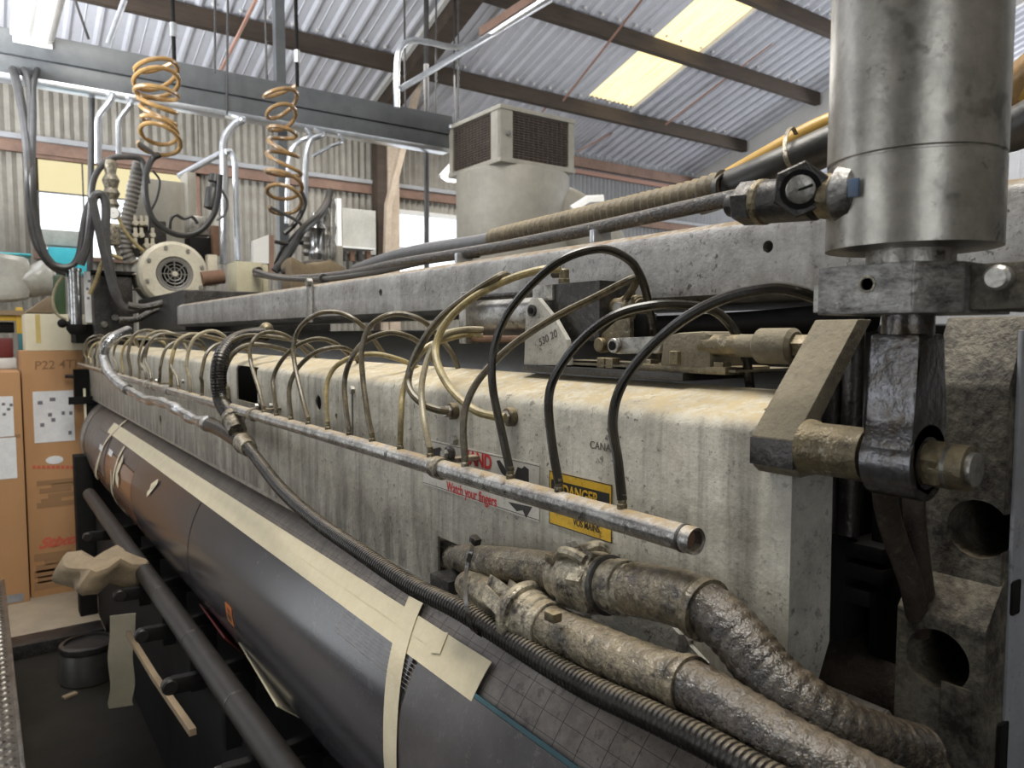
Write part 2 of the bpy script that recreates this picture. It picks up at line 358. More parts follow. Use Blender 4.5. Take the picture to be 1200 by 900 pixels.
def glass_mat(name, tint):
    m = bpy.data.materials.new(name); m.use_nodes = True; nt = m.node_tree; nt.nodes.clear()
    o = nt.nodes.new('ShaderNodeOutputMaterial'); x = nt.nodes.new('ShaderNodeMixShader'); x.inputs[0].default_value = .06
    t = nt.nodes.new('ShaderNodeBsdfTransparent'); t.inputs[0].default_value = (*tint, 1); g = nt.nodes.new('ShaderNodeBsdfGlossy'); g.inputs['Roughness'].default_value = .1
    nt.links.new(t.outputs[0], x.inputs[1]); nt.links.new(g.outputs[0], x.inputs[2]); nt.links.new(x.outputs[0], o.inputs[0])
    return m
m_glass = glass_mat('window_glass', (.98, .99, 1.0)); m_glassy = glass_mat('yellowed_window_glass', (.72, .66, .50))

# ------------------------------------------------------------------ setting: floor, walls, roof
YF, ZE, XR = 8.5, 4.37, 14.0                     # far wall, eave height, gable wall
def zr(y): return ZE + (YF - y) / 3.0            # underside of the roof sheets
MB().box2((-7, -9, -.12), (15, 9, 0)).build('floor', m_floor, kind='structure')
MB().box2((-2, 4.62, 0), (2.2, 8.4, .006)).build('floor_slab', m_floor2, kind='structure')

def corrugated(p0, ux, uy, w, h, pitch, depth, n_dir, prof='sine'):
    """a corrugated sheet: ribs run along uy, profile across ux, real thickness"""
    b = MB(); ux, uy, nd = Vector(ux), Vector(uy), Vector(n_dir); cols = []; w += .035
    if prof == 'sine': offs = [(k / 4, (0, 1, 0, -1)[k % 4]) for k in range(int(w / pitch * 4) + 2)]
    else:
        offs = []
        for k in range(int(w / pitch + .5)): offs += [(k, 0), (k + .10, 1), (k + .20, 1), (k + .30, 0), (k + .62, 0), (k + .65, .3), (k + .68, 0)]
        offs.append((int(w / pitch + .5), 0))
        if offs[-1][0] * pitch < w: offs.append((w / pitch, 0))
    for o, a in offs:
        q = Vector(p0) + ux * min(o * pitch, w) + nd * (a * depth)
        cols.append([b.bm.verts.new(q + uy * k + nd * t) for k in (0, h) for t in (0, .002)])
    for A, B in zip(cols, cols[1:]):
        for i, j in ((0, 2), (2, 3), (3, 1), (1, 0)): b.face([A[i], A[j], B[j], B[i]])
    for C in (cols[0], cols[-1]): b.face([C[0], C[2], C[3], C[1]])
    return b
# roof: sheets are pieces of the ceiling
sl = math.hypot(1, 1 / 3.0); rdir = Vector((0, -1, 1 / 3.0)) / sl; rn = Vector((0, -1 / 3.0, -1)) / sl
ceil = thing('ceiling', None, None, (0, YF, ZE)); ceil['kind'] = 'structure'
x = -6.0
while x < XR - .05:
    w = 0.75 if x < 6.5 else 0.78 if x < 7.2 else .9
    if 5.9 < x < 6.5 and x + w > 6.5: w = 6.53 - x
    if 6.5 < x < 7.2:
        corrugated((x, YF - 1.12 * 1, zr(YF - 1.12)), (1, 0, 0), rdir, w, 5.6, .078, .012, rn).build('skylight_sheet', m_sky, ceil)
        corrugated((x, YF, ZE), (1, 0, 0), rdir, w, 1.2, .078, .012, rn).build('roof_sheet', m_roof, ceil)
        corrugated((x, YF - 6.4, zr(YF - 6.4)), (1, 0, 0), rdir, w, 3, .078, .012, rn).build('roof_sheet', m_roof, ceil)
    elif x < 6.5:
        corrugated((x, YF, ZE), (1, 0, 0), rdir, min(w, 6.53 - x), 11.5, .25, .028, rn, 'trap').build('roof_sheet', m_roof, ceil)
    else:
        corrugated((x, YF, ZE), (1, 0, 0), rdir, min(w, XR - x), 9.2, .18, .045, rn, 'trap').build('roof_sheet', m_roof, ceil)
    x += w
# far wall: corrugated sheets with two window openings
wall = thing('wall_far', None, None, (3, YF, 0)); wall['kind'] = 'structure'
WIN = ((.50, 1.95, 2.42, 3.36), (4.28, 5.75, 2.30, 3.20))
def wall_piece(x0, x1, z0, z1, mat):
    corrugated((x0, YF, z0), (1, 0, 0), (0, 0, 1), x1 - x0, z1 - z0, .082, .016, (0, 1, 0)).build('wall_sheet', mat, wall)
xs = [-3.0, -2.2, -1.4, -.6, .1, .50, 1.2, 1.95, 2.7, 3.5, 4.28, 5.0, 5.75, 6.5, 7.3, 8.1, 9.0, 9.95, 10.9, 11.9, 12.9, 14.0]
for a, b in zip(xs, xs[1:]):
    m = m_wallg if a > 5.7 else m_wall
    wall_piece(a, b, 3.44, ZE + .02, m)
    hole = [w for w in WIN if w[0] - .01 < a and b < w[1] + .01]
    if hole: wall_piece(a, b, 0, hole[0][2], m); wall_piece(a, b, hole[0][3], 3.44, m)
    else: wall_piece(a, b, 0, 3.44, m)
def trim(n, a, b, mat): return MB().box2(a, b, .004).build('trim_%d' % n, mat, kind='structure')
trim(1, (-3, 8.40, 3.36), (13.9, 8.47, 3.47), m_pink); trim(2, (-3, 8.36, 3.47), (13.9, 8.47, 3.52), m_wallg)
trim(3, (-3, 8.41, 3.22 + .14), (.5, 8.47, 3.40), m_pink); trim(4, (-3, 8.40, 4.12), (13.9, 8.47, 4.26), m_pink)
trim(5, (5.9, 8.40, 4.02), (13.9, 8.46, 4.08), m_wire)
for i, (x0, x1, z0, z1) in enumerate(WIN):
    w = thing('window_%d' % (i + 1), None, None, ((x0 + x1) / 2, 8.46, z0)); w['kind'] = 'structure'
    f = MB()
    for a, b in (((x0 - .03, 8.43, z0 - .04), (x1 + .03, 8.5, z0)), ((x0 - .03, 8.43, z1 - .03), (x1 + .03, 8.5, z1 + .02)), ((x0 - .03, 8.43, z0), (x0, 8.5, z1)), ((x1, 8.43, z0), (x1 + .03, 8.5, z1))): f.box2(a, b)
    f.build('window_frame', m_pink if i == 0 else m_white, w)
    mx = (x0 + .40, x0 + .92) if i == 0 else (x0 + .48, x0 + .98); zm = z0 + .60 if i == 0 else z0 + .45
    for q in mx: MB().box2((q - .006, 8.45, z0), (q + .006, 8.48, z1)).build('muntin', m_pencil, w)
    MB().box2((x0, 8.45, zm - .006), (x1, 8.48, zm + .006)).build('muntin', m_pencil, w)
    ed = [x0, *mx, x1]
    for a, b in zip(ed, ed[1:]):
        MB().box2((a + .006, 8.46, z0), (b - .006, 8.466, zm - .006)).build('pane', m_glass, w)
        MB().box2((a + .006, 8.46, zm + .006), (b - .006, 8.466, z1 - .03)).build('pane', m_glassy if i == 0 else m_glass, w)
# gable wall on the right with its white rake board
gw = thing('wall_right', None, None, (XR, 4, 0)); gw['kind'] = 'structure'
y = YF
while y > -3.0:
    corrugated((XR, y, 0), (0, -1, 0), (0, 0, 1), 1.0, zr(y - 1.0), .25, .02, (1, 0, 0), 'trap').build('wall_sheet', m_white, gw); y -= 1.0
MB().prism([(9.90, YF, ZE - .50), (9.90, -2, zr(-2) - .50), (9.90, -2, zr(-2) - .03), (9.90, YF, ZE - .03)], (.06, 0, 0)).build('trim_6', m_white, kind='structure')
# closed sides of the shed behind the operator, each with a wide open bay door
for n, parts in (('wall_left', (((-5.1, -3, 0), (-5, 1.2, 7.4)), ((-5.1, 4.2, 0), (-5, 8.5, 5.8)), ((-5.1, 1.2, 3.3), (-5, 4.2, 7.2)))), ('wall_rear', (((-5, -3.1, 0), (-4.0, -3, 8.0)), ((-1.2, -3.1, 0), (14.0, -3, 8.0)), ((-4.0, -3.1, 3.6), (-1.2, -3, 8.0))))):
    w = MB()
    for p, q in parts: w.box2(p, q)
    w.build(n, m_wallk, kind='structure')
# purlins, rafter, column, brace
for i, (py_, d) in enumerate(((7.47, .17), (6.24, .17), (5.25, .17), (4.1, .17), (2.9, .17), (1.6, .17))):
    zt = zr(py_) - .035
    MB().box2((-6, py_ - .045, zt - d), (9.85, py_ + .045, zt), .006).build('purlin', m_timber, kind='structure')
    b = MB()
    for k in range(64):
        q = -5.9 + .25 * k if k < 52 else 7.2 + (k - 52) * .224
        b.ball((q + .05, py_ - .075, zr(py_ - .075) - .020), .019, 8)
    b.build('roof_bolts', m_white, ceil, kind='stuff')
MB().prism([(3.92, 8.3, zr(8.3) - .25), (4.12, 8.3, zr(8.3) - .25), (4.12, 8.3, zr(8.3) - .05), (3.92, 8.3, zr(8.3) - .05)], (0, -9, 3.0)).build('rafter', m_timber, kind='structure')
MB().prism([(3.86, 8.3, zr(8.3) - .10), (3.91, 8.3, zr(8.3) - .10), (3.91, 8.3, zr(8.3) - .04), (3.86, 8.3, zr(8.3) - .04)], (0, -9, 3.0)).build('trim_7', m_white, kind='structure')
MB().box2((3.94, 8.22, 0), (4.06, 8.38, 4.3), .006).build('column', m_timber, kind='structure')
MB().box2((4.07, 8.2, 0), (4.22, 8.36, 4.3), .006).build('trim_8', m_timberl, kind='structure')
a = at(455, 240, y=8.1); b = at(491, 96, y=7.6)
MB().tube([a + Vector((0, 0, -1.5)) + (a - b) * .2, a, b], .05, 4).build('timber_brace', m_timberl, label='pale slanting timber brace beside the roof column near the air cooler', cat='brace')
# rusty thin rods stretched under the roof
def roof_rod(p, q, r, label):
    MB().tube([p, q], r, 6).build('bracing_rod', m_wire, label=label, cat='rod', group='thin rusty rods under the roof')
roof_rod(at(752, 0, y=5.2), at(660, 118, y=6.9), .013, 'thin rusty rod crossing just in front of the yellow skylight, upper of the pair')
roof_rod(at(716, 40, y=6.9), at(610, 160, y=8.0), .012, 'thin rusty rod running down to the brown louvred cooler top')
roof_rod(at(964, 5, y=5.2), at(780, 146, y=7.3), .013, 'thin rusty rod to the right of the skylight, above the fine corrugation')
roof_rod(at(850, 85, y=7.2), at(676, 178, y=8.2), .012, 'thin rusty rod sagging towards the far eave right of the cooler')
roof_rod(at(300, 0, y=5.4), at(259, 82, y=6.4), .014, 'orange-brown timber-coloured rod between the two coil hoses')

# ------------------------------------------------------------------ overhead: beam, hoses, conduits, cooler
IB = thing('overhead_beam', 'long blue-grey painted steel beam crossing overhead below the roof sheets', 'beam', (1.6, 5.85, 3.3))
MB().box2((-1.6, 5.82, 3.445), (3.53, 5.97, 3.605), .006).build('upper_channel', m_ibeam, IB)
MB().box2((-1.6, 5.84, 3.325), (3.52, 5.97, 3.442), .006).build('lower_channel', m_ibeam, IB)
MB().box2((-1.6, 5.83, 3.285), (3.5, 5.95, 3.322), .003).build('strut_rail', m_conduit, IB)
for q in (-.9, .4, 1.9, 3.1): MB().cyl((q, 5.9, 3.6), (q, 5.9, zr(5.9) - .1), .009, n=8).build('hanger_rod', m_cable, IB)
MB().ball((3.5, 5.80, 3.50), .025).build('bolt', m_conduit, IB)

def coil(name, label, px, ptop, pbot, yy, turns, rad, mat, droptop, tail, tilt=.35):
    t0 = at(px[0], ptop, y=yy); t1 = at(px[1], pbot, y=yy)
    o = thing(name, label, 'hose', t1, 'coiled air hoses hanging from the roof'); P = []
    n = int(turns * 18)
    for k in range(n + 1):
        f = k / n; c = t0.lerp(t1, f); a = 2 * PI * turns * f
        rr = rad * (1 + .14 * math.sin(7.3 * f + px[0]))
        P.append(c + Vector((math.cos(a) * rr, math.sin(a) * rr, .05 * math.sin(a) * math.sin(3 + 9 * f) + .03 * math.cos(a) * math.sin(5 * f + 1))))
    MB().tube(P, .0135, 8).build('coil', mat, o)
    d = at(droptop[0], droptop[1], y=yy)
    MB().cyl(P[0] + Vector((0, 0, -.01)), (P[0].x, P[0].y, zr(yy) - .05), .012, n=10).build('drop_pipe', m_blackm, o)
    MB().cyl(P[0] + Vector((0, 0, .14)), P[0] + Vector((0, 0, .22)), .02, n=10).build('coupling', m_conduit, o)
    MB().tube(spline([P[-1]] + [at(q[0], q[1], y=yy + q[2]) for q in tail], 8), .011, 8).build('tail', m_cable, o)
coil('coil_hose', 'amber coiled air hose hanging nearest the left end of the overhead beam', (182, 188), 72, 172, 4.9, 7.5, .108, m_coil, (160, 0), [(180, 182, 0), (172, 200, .05), (170, 225, .05)])
coil('coil_hose', 'brown coiled air hose hanging beside dark vertical post, second from the left', (329, 334), 100, 246, 4.9, 7.5, .10, m_coil2, (337, 0), [(352, 262, 0), (345, 275, .1), (332, 290, .2), (322, 310, .3)])

def conduit(label, pts, yy, r=.016, mat=m_conduit, name='conduit', group='bent steel conduits below the overhead beam', n=8, cat='pipe'):
    P = [at(p[0], p[1], y=yy + (p[2] if len(p) > 2 else 0)) for p in pts]
    if group.startswith('bent') and pts[0][1] < 170: P.insert(0, Vector((P[0].x, 5.86, 3.30)))
    return MB().tube(spline(P, n) if len(P) > 2 else P, r, 10).build(name, mat, label=label, cat=cat, group=group)
conduit('bright bent conduit dropping left of the black cable bundle by first window', [(132, 112), (128, 120), (118, 133), (115, 142), (115, 165), (115, 192)], 5.7, .022)
conduit('bright bent conduit second from the left, short, below the overhead beam', [(154, 119), (150, 126), (141, 138), (139, 146), (139, 165), (139, 182)], 5.7, .018)
conduit('tall bright conduit with top bend, behind the black filter bowl', [(284, 140), (276, 145), (266, 157), (262, 170), (262, 200), (262, 260), (262, 310)], 5.5, .028)
conduit('dull conduit with small goose neck beside the tall bright conduit', [(264, 178), (270, 178), (275, 190), (276, 215), (277, 260), (279, 305)], 5.45, .02)
conduit('straight bright conduit slanting up to the tall conduit bend', [(209, 207), (258, 180)], 5.6, .022)
conduit('bright bent conduit standing right of the brown coil hose', [(378, 158), (366, 163), (360, 175), (358, 200), (357, 236)], 5.7, .024)
conduit('thin bright conduit bracing out to the right under the beam', [(402, 165), (386, 172), (366, 183)], 5.75, .014)
conduit('slim grey conduit between dark post and brown coil', [(364, 159), (352, 165), (340, 178), (337, 210), (336, 262)], 5.75, .018)
conduit('galvanised conduit bent over like a hook above the overhead beam', [(465, 126), (465, 85), (468, 60), (480, 48), (500, 49), (530, 55), (555, 52), (575, 42)], 5.4, .024, group='conduits above the overhead beam')
conduit('straight bright conduit slanting up behind the hooked conduit', [(470, 104), (645, 0)], 5.3, .024, group='conduits above the overhead beam')
conduit('thin vertical wire hanger left of the cooler', [(511, 0), (511, 138)], 5.85, .008, m_cable, 'hanger_wire', 'thin hanger wires', cat='wire')
conduit('thin vertical wire hanger closest to the cooler corner', [(537, 0), (537, 139)], 5.85, .008, m_cable, 'hanger_wire', 'thin hanger wires', cat='wire')
conduit('thin dark wire hanging just right of the amber coil hose', [(252, 0), (252, 85)], 5.6, .008, m_cable, 'hanger_wire', 'thin hanger wires', cat='wire')
conduit('thin dark wire hanging past the beam front, right of amber coil', [(267, 0), (266, 135)], 5.75, .009, m_cable, 'hanger_wire', 'thin hanger wires', cat='wire')
conduit('slanting black wire above the beam left of amber coil', [(88, 0), (104, 46)], 5.9, .009, m_cable, 'hanger_wire', 'thin hanger wires', cat='wire')
conduit('bright slanting rod above the beam left of the amber coil', [(146, 0), (127, 52)], 5.95, .02, m_conduit, group='conduits above the overhead beam')
MB().box(at(331, 250, y=6.0), (.075, .075, 3.4)).build('post', m_ibeam, kind='structure')
MB().cyl((*at(107, 100, y=6.0).xy, 3.3), at(105, 340, y=6.0), .02, n=8).build('service_pole', m_cable, label='thin dark upright pole beside the first window', cat='pole')
MB().cyl((*at(501, 178, y=6.3).xy, zr(6.3) - .05), at(500, 330, y=6.3), .025, n=8).build('service_pole', m_cable, label='thin dark upright pole in front of the second window', cat='pole')
# strip light, top left, and long light fitting at the roof
def strip_light(name, label, c, L, wdt, rot):
    o = thing(name, label, 'light', c); R = Matrix.Rotation(rot, 4, 'Z')
    MB().box(c + Vector((0, 0, .05)), (wdt, L, .05), R, .006).build('housing', m_white, o)
    for s in (-.25, .25):
        d = R @ Vector((s * wdt, 0, .0)); e = R @ Vector((0, L * .46, 0))
        MB().cyl(c + d - e, c + d + e, .013, n=10).build('tube', m_lamp, o)
    for s in (-1, 1):
        e = R @ Vector((0, s * L * .48, .005)); MB().box(c + e, (wdt * .9, .03, .05), R).build('end_socket', m_white, o)
    for s in (-.35, .35):
        e = c + R @ Vector((0, L * s, .07)); MB().cyl(e, (e.x, e.y, zr(e.y) - .05), .004, n=6).build('hanger', m_cable, o)
strip_light('strip_light', 'white twin-tube strip light at the upper left above the beam', at(46, 10, y=5.2), 1.3, .24, 0)
q0, q1 = at(565, 46, y=5.4), at(655, -12, y=4.6)
o = thing('light_fitting', 'long brown-edged light fitting hanging under the roof beside the hooked conduit', 'light', (q0 + q1) / 2)
MB().tube([q0 + Vector((0, 0, .05)), q1 + Vector((0, 0, .05))], .05, 4).build('housing', m_pink, o)
MB().tube([q0, q1], .028, 8).build('diffuser', m_conduit, o)
# small pendant shade and cooler
o = thing('pendant_lamp', 'small white cone pendant lamp hanging left of the beige duct', 'lamp', at(533, 207, y=6.4))
MB().lathe(at(533, 207, y=6.4), (0, 0, 1), [(.16, 0), (.15, .02), (.06, .12), (.03, .16)], 20).build('lamp_shade', m_white, o)
MB().lathe(at(533, 208, y=6.4), (0, 0, -1), [(.14, 0), (.1, .03), (0, .045)], 16).build('bulb', m_lamp, o)
MB().cyl(at(533, 200, y=6.4), (*at(533, 200, y=6.4).xy, zr(6.4) - .05), .008, n=6).build('cord', m_cable, o)

cc = at(587, 122, d=6); cx, cyy, czt = cc.x, cc.y, cc.z; czb = at(587, 188, x=cx).z
cw = at(671, 145, y=cyy).x - cx; cl = at(528, 145, x=cx).y - cyy
AC = thing('air_cooler', 'square beige evaporative cooler with brown louvred sides hanging near roof', 'cooler', (cx + cw / 2, cyy + cl / 2, czb))
g = MB(); fw = .05
MB().box2((cx + .03, cyy + .03, czb + .02), (cx + cw, cyy + cl, czt - .03)).build('cabinet', m_beige, AC)
MB().box2((cx - .02, cyy - .02, czt - .035), (cx + cw + .02, cyy + cl + .02, czt), .006).build('lid', m_beige, AC)
MB().box2((cx - .02, cyy - .02, czb - .01), (cx + cw + .02, cyy + cl + .02, czb + .03), .006).build('bottom_tray', m_beige, AC)
MB().box2((cx - .01, cyy - .01, czb), (cx + .06, cyy + .13, czt - .01)).build('corner_post', m_beige, AC)
MB().box2((cx - .01, cyy - .01, czb), (cx + .11, cyy + .03, czt - .01)).build('corner_post', m_beige, AC)
MB().box2((cx - .01, cyy + cl - .05, czb), (cx + .05, cyy + cl + .01, czt - .01)).build('corner_post', m_beige, AC)
MB().box2((cx + cw - .05, cyy - .01, czb), (cx + cw + .01, cyy + .05, czt - .01)).build('corner_post', m_beige, AC)
MB().cyl((cx + .06, cyy - .012, (czt + czb) / 2), (cx + .06, cyy - .03, (czt + czb) / 2), .022, n=14).build('latch', m_steel, AC)
for side in (0, 1):
    b = MB(); n = 17
    for k in range(n):
        z = czb + .05 + (czt - czb - .11) * k / (n - 1)
        if side == 0: b.box((cx + .018, cyy + .13 + (cl - .18) / 2, z), (.05, cl - .18, .006), Matrix.Rotation(math.radians(32), 4, 'Y'))
        else: b.box((cx + .11 + (cw - .16) / 2, cyy + .018, z), (cw - .16, .05, .006), Matrix.Rotation(math.radians(-32), 4, 'X'))
    for k in range(12):
        if side == 0: b.box((cx + .004, cyy + .15 + (cl - .22) * k / 11, (czt + czb) / 2), (.006, .005, czt - czb - .08))
        else: b.box((cx + .13 + (cw - .2) * k / 11, cyy + .004, (czt + czb) / 2), (.005, .006, czt - czb - .08))
    b.build('louvre_grille', m_grille, AC, kind='stuff')
# air duct
dc = Vector((cx + cw / 2 + .02, cyy + cl / 2, 0)); dr = .50
DU = thing('air_duct', 'fat beige round duct dropping below the brown louvred cooler with side outlet', 'duct', (dc.x, dc.y, czb - 1.2))
MB().lathe((dc.x, dc.y, czb - .01), (0, 0, -1), [(dr * .96, 0), (dr, .02), (dr, .95), (dr * .9, 1.1)], 40).build('duct_drum', m_beige, DU)
MB().tube(spline([(dc.x + .1, dc.y - .05, czb - .36), (dc.x + .42, dc.y - .18, czb - .42), (dc.x + .68, dc.y - .26, czb - .62), (dc.x + .78, dc.y - .28, czb - .95)], 8), .33, 28).build('side_outlet', m_beige, DU)
MB().cyl((dc.x + .79, dc.y - .28, czb - .9), (dc.x + .79, dc.y - .28, czb - .98), .36, n=28).build('outlet_flange', m_steel, DU)
a = at(672, 248, d=5.0); b = at(707, 236, d=5.0)
MB().tube([a, a.lerp(b, .5) + Vector((0, 0, .03)), b], .045, 8).build('plastic_sheet', m_white, DU)

# ------------------------------------------------------------------ machine: main bodies
XP, XPIPE = 0.57, 0.508
PLATE_Y0, PLATE_Y1 = .376, 5.55
ZB, ZT = 1.257, 1.572
def drum_mat():
    m = M('scribed_drum_steel', (.235, .205, .18), (.10, .088, .08), .4, .3, 14, .9, 0, speck=.9, speck_col=(.035, .03, .027), speck_scale=42, bump=.2)
    nt = m.node_tree; N = nt.nodes; L = nt.links; b = N['Principled BSDF']; src = b.inputs['Base Color'].links[0].from_socket
    tc = N.new('ShaderNodeTexCoord'); sx = N.new('ShaderNodeSeparateXYZ'); L.new(tc.outputs['Object'], sx.inputs[0])
    def mth(op, a, c=None):
        n = N.new('ShaderNodeMath'); n.operation = op
        for i, k in enumerate((a, c)):
            if k is None: continue
            if isinstance(k, (int, float)): n.inputs[i].default_value = k
            else: L.new(k, n.inputs[i])
        return n.outputs[0]
    zc = mth('SUBTRACT', sx.outputs[2], DR)
    th = mth('ARCTAN2', zc, sx.outputs[0])
    l1 = mth('LESS_THAN', mth('FRACT', mth('MULTIPLY', th, 13.0)), .035)
    l2 = mth('LESS_THAN', mth('FRACT', mth('MULTIPLY', sx.outputs[1], 26.0)), .035)
    ln = mth('MAXIMUM', l1, l2)
    x = N.new('ShaderNodeMix'); x.data_type = 'RGBA'; L.new(mth('MULTIPLY', ln, .8), x.inputs[0]); L.new(src, x.inputs[6]); x.inputs[7].default_value = (.02, .018, .016, 1)
    L.new(x.outputs[2], b.inputs['Base Color'])
    return m
m_drum = drum_mat()
DRUM = thing('print_drum', 'long dark steel printing drum with masking tape and black plates', 'drum', (DX, 2.7, DZ - DR))
MB().lathe((DX, .342, DZ), (0, 1, 0), [(.06, -.004), (.29, 0), (.30, .01), (.30, 4.86), (.285, 4.885), (.06, 4.90)], 96).build('shell', m_drum, DRUM)
MB().lathe((DX, 5.21, DZ), (0, 1, 0), [(.302, -.22), (.304, -.21), (.304, -.10), (.302, -.09)], 96, False).build('end_band', m_steel, DRUM)
def drum_patch(y0, y1, t0, t1, lift, thick, mat, name, parent=DRUM, n=None, label=None):
    """a curved sheet lying on the drum between two angles (degrees) and two positions along it"""
    if t0 > t1: t0, t1 = t1, t0
    n = n or max(2, int((t1 - t0) / 2.5)); b = MB(); V = []
    for k in range(n + 1):
        a = math.radians(t0 + (t1 - t0) * k / n); row = []
        for r in (DR + lift, DR + lift + thick):
            for y in (y0, y1): row.append(b.bm.verts.new((DX + math.cos(a) * r, y, DZ + math.sin(a) * r)))
        V.append(row)
    for A, B in zip(V, V[1:]):
        for i, j in ((2, 3), (3, 1), (1, 0), (0, 2)): b.face([A[i], A[j], B[j], B[i]])
    for C in (V[0], V[-1]): b.face([C[0], C[1], C[3], C[2]])
    return b.build(name, mat, parent, label)
TA0, TA1 = on_drum(417, 675)[0], on_drum(400, 708)[0]        # wide tape along the drum
yt0, yt1 = on_drum(573, 790)[1], on_drum(133, 499)[1]
yk = on_drum(490, 760)[1]
# printing plates under the tape (laid from the tape downwards)
y_a = on_drum(482, 800)[1]
lo = on_drum(345, 880)[0]
drum_patch(y_a + .012, 2.30, TA1 - 3, TA1 + 96, .0005, .005, m_plate_black, 'printing_plate', label='glossy black printing plate')
drum_patch(2.31, 3.30, TA1 - 3, TA1 + 92, .0005, .005, m_plate_black, 'printing_plate', label='glossy dark plate in the middle')
drum_patch(3.31, 4.05, TA1 + 13, TA1 + 90, .0005, .006, m_plate_br, 'printing_plate', label='amber-brown printing plate')
drum_patch(3.31, 4.05, TA1 - 2, TA1 + 12, .0005, .004, m_plate_mid, 'printing_plate')
drum_patch(4.10, 4.55, TA1 + 2, TA1 + 40, .0005, .004, m_plate_mid, 'printing_plate')
drum_patch(4.10, 4.55, TA1 + 41, TA1 + 90, .0005, .004, m_plate_br, 'printing_plate')
drum_patch(.36, y_a - .004, TA1 - 1, TA1 + 70, .0005, .006, m_plate_mid, 'printing_plate', label='grey scuffed printing plate with teal edge')
drum_patch(.36, y_a - .004, TA1 - 2.2, TA1 - 1.1, .0005, .006, m_teal, 'plate_edge')
for k in range(7): drum_patch(y_a - .01, 1.25, TA1 + 1.2 + k * 1.15, TA1 + 1.35 + k * 1.15, .0058, .0006, m_steel, 'engraved_line', n=1)
# tapes
WT = thing('masking_tape', 'wide cream masking tape strip running the length of the drum', 'tape', (DX, 2.6, DZ + DR))
drum_patch(yt0, yt1, TA0, TA1, .0062, .0006, m_mask, 'tape_strip', WT)
drum_patch(yt0 + .01, yt1 - .1, (TA0 + TA1) / 2 - .2, (TA0 + TA1) / 2 + .2, .0069, .0004, m_mask, 'tape_overlap', WT)
def band(name, label, pts, w, lift=.0085, mat=None):
    o = thing(name, label, 'tape', (DX, pts[0][1], DZ), 'short cream tape pieces on the drum'); b = MB(); P = []
    for q in pts:
        a = math.radians(q[0]); P.append(Vector((DX + math.cos(a) * (DR + lift), q[1], DZ + math.sin(a) * (DR + lift))))
    P = spline(P, 6); sd = []
    for i in range(len(P)):
        t = (P[min(i + 1, len(P) - 1)] - P[max(i - 1, 0)]).normalized(); rad = Vector((P[i].x - DX, 0, P[i].z - DZ)).normalized()
        sd.append(rad.cross(t).normalized() * w / 2)
    b.strip(P, sd, .0006); b.build('tape_strip', mat or m_mask, o); return o
band('masking_tape', 'cream masking tape band wrapped down around the drum across the wide tape, nearest one', [on_drum(*q) for q in ((493, 702), (480, 735), (470, 775), (465, 815), (463, 860), (464, 905), (470, 960))], .042)
band('masking_tape', 'small cream tape scrap stuck on the near end of the wide tape', [on_drum(*q) for q in ((524, 744), (515, 768))], .022)
band('masking_tape', 'thin cream tape curve near the far drum end', [on_drum(*q) for q in ((153, 491), (140, 502), (125, 520), (115, 548), (113, 560))], .028)
band('masking_tape', 'second thin cream tape curve from the far drum end', [on_drum(*q) for q in ((148, 524), (140, 540), (135, 565), (136, 590), (141, 607))], .03)
band('masking_tape', 'stubby cream tape piece between amber plate and far end', [on_drum(*q) for q in ((133, 553), (134, 575), (133, 592))], .03, .010)
band('masking_tape', 'torn white tape patch beside the second thin tape', [on_drum(*q) for q in ((147, 538), (140, 555), (142, 566))], .05, .011)
band('masking_tape', 'crumpled pale tape bit beside the amber plate, below the wide tape', [on_drum(*q) for q in ((180, 571), (188, 566), (176, 580))], .02, .011)
for i, (px, py) in enumerate(((120, 525), (131, 531), (117, 547))):
    t, y = on_drum(px, py); drum_patch(y - .06, y + .06, t - 2.5, t + 2.5, .006, .0006, m_paper if i != 2 else m_blk, 'plate_mark')
# orange label
t, y = on_drum(272, 719); o = thing('orange_label', 'small orange label with dark symbols on the glossy black plate', 'label', (DX + math.cos(math.radians(t)) * .307, y, DZ + math.sin(math.radians(t)) * .307))
drum_patch(y - .028, y + .028, t - 4.6, t + 4.6, .0066, .0008, m_orange, 'sticker', o)
for i, (dy, dt, a, b_) in enumerate(((0, 1.5, .016, 1.4), (.006, -1.8, .005, 1.2), (-.008, -1.8, .005, 1.2))):
    drum_patch(y + dy - a, y + dy + a, t + dt - b_, t + dt + b_, .0075, .0004, m_maroon if i else m_blk, 'symbol', o)
# loose sheets hanging below the drum
def hanging(label, px0, px1, w, mat):
    a = at(*px0, x=.50); b = at(*px1, x=.49); dn = Vector((.06, 0, -w))
    return MB().prism([a, b, b + dn, a + dn], (.004, 0, 0)).build('loose_plate', mat, label=label, cat='plate', group='plates hanging off the drum edge')
hanging('thin red-brown plate edge hanging below the drum beside orange label', (233, 708), (262, 748), .07, m_maroon)
hanging('cream plate backing sticking out under the drum at the orange label', (279, 753), (324, 828), .05, m_mask)

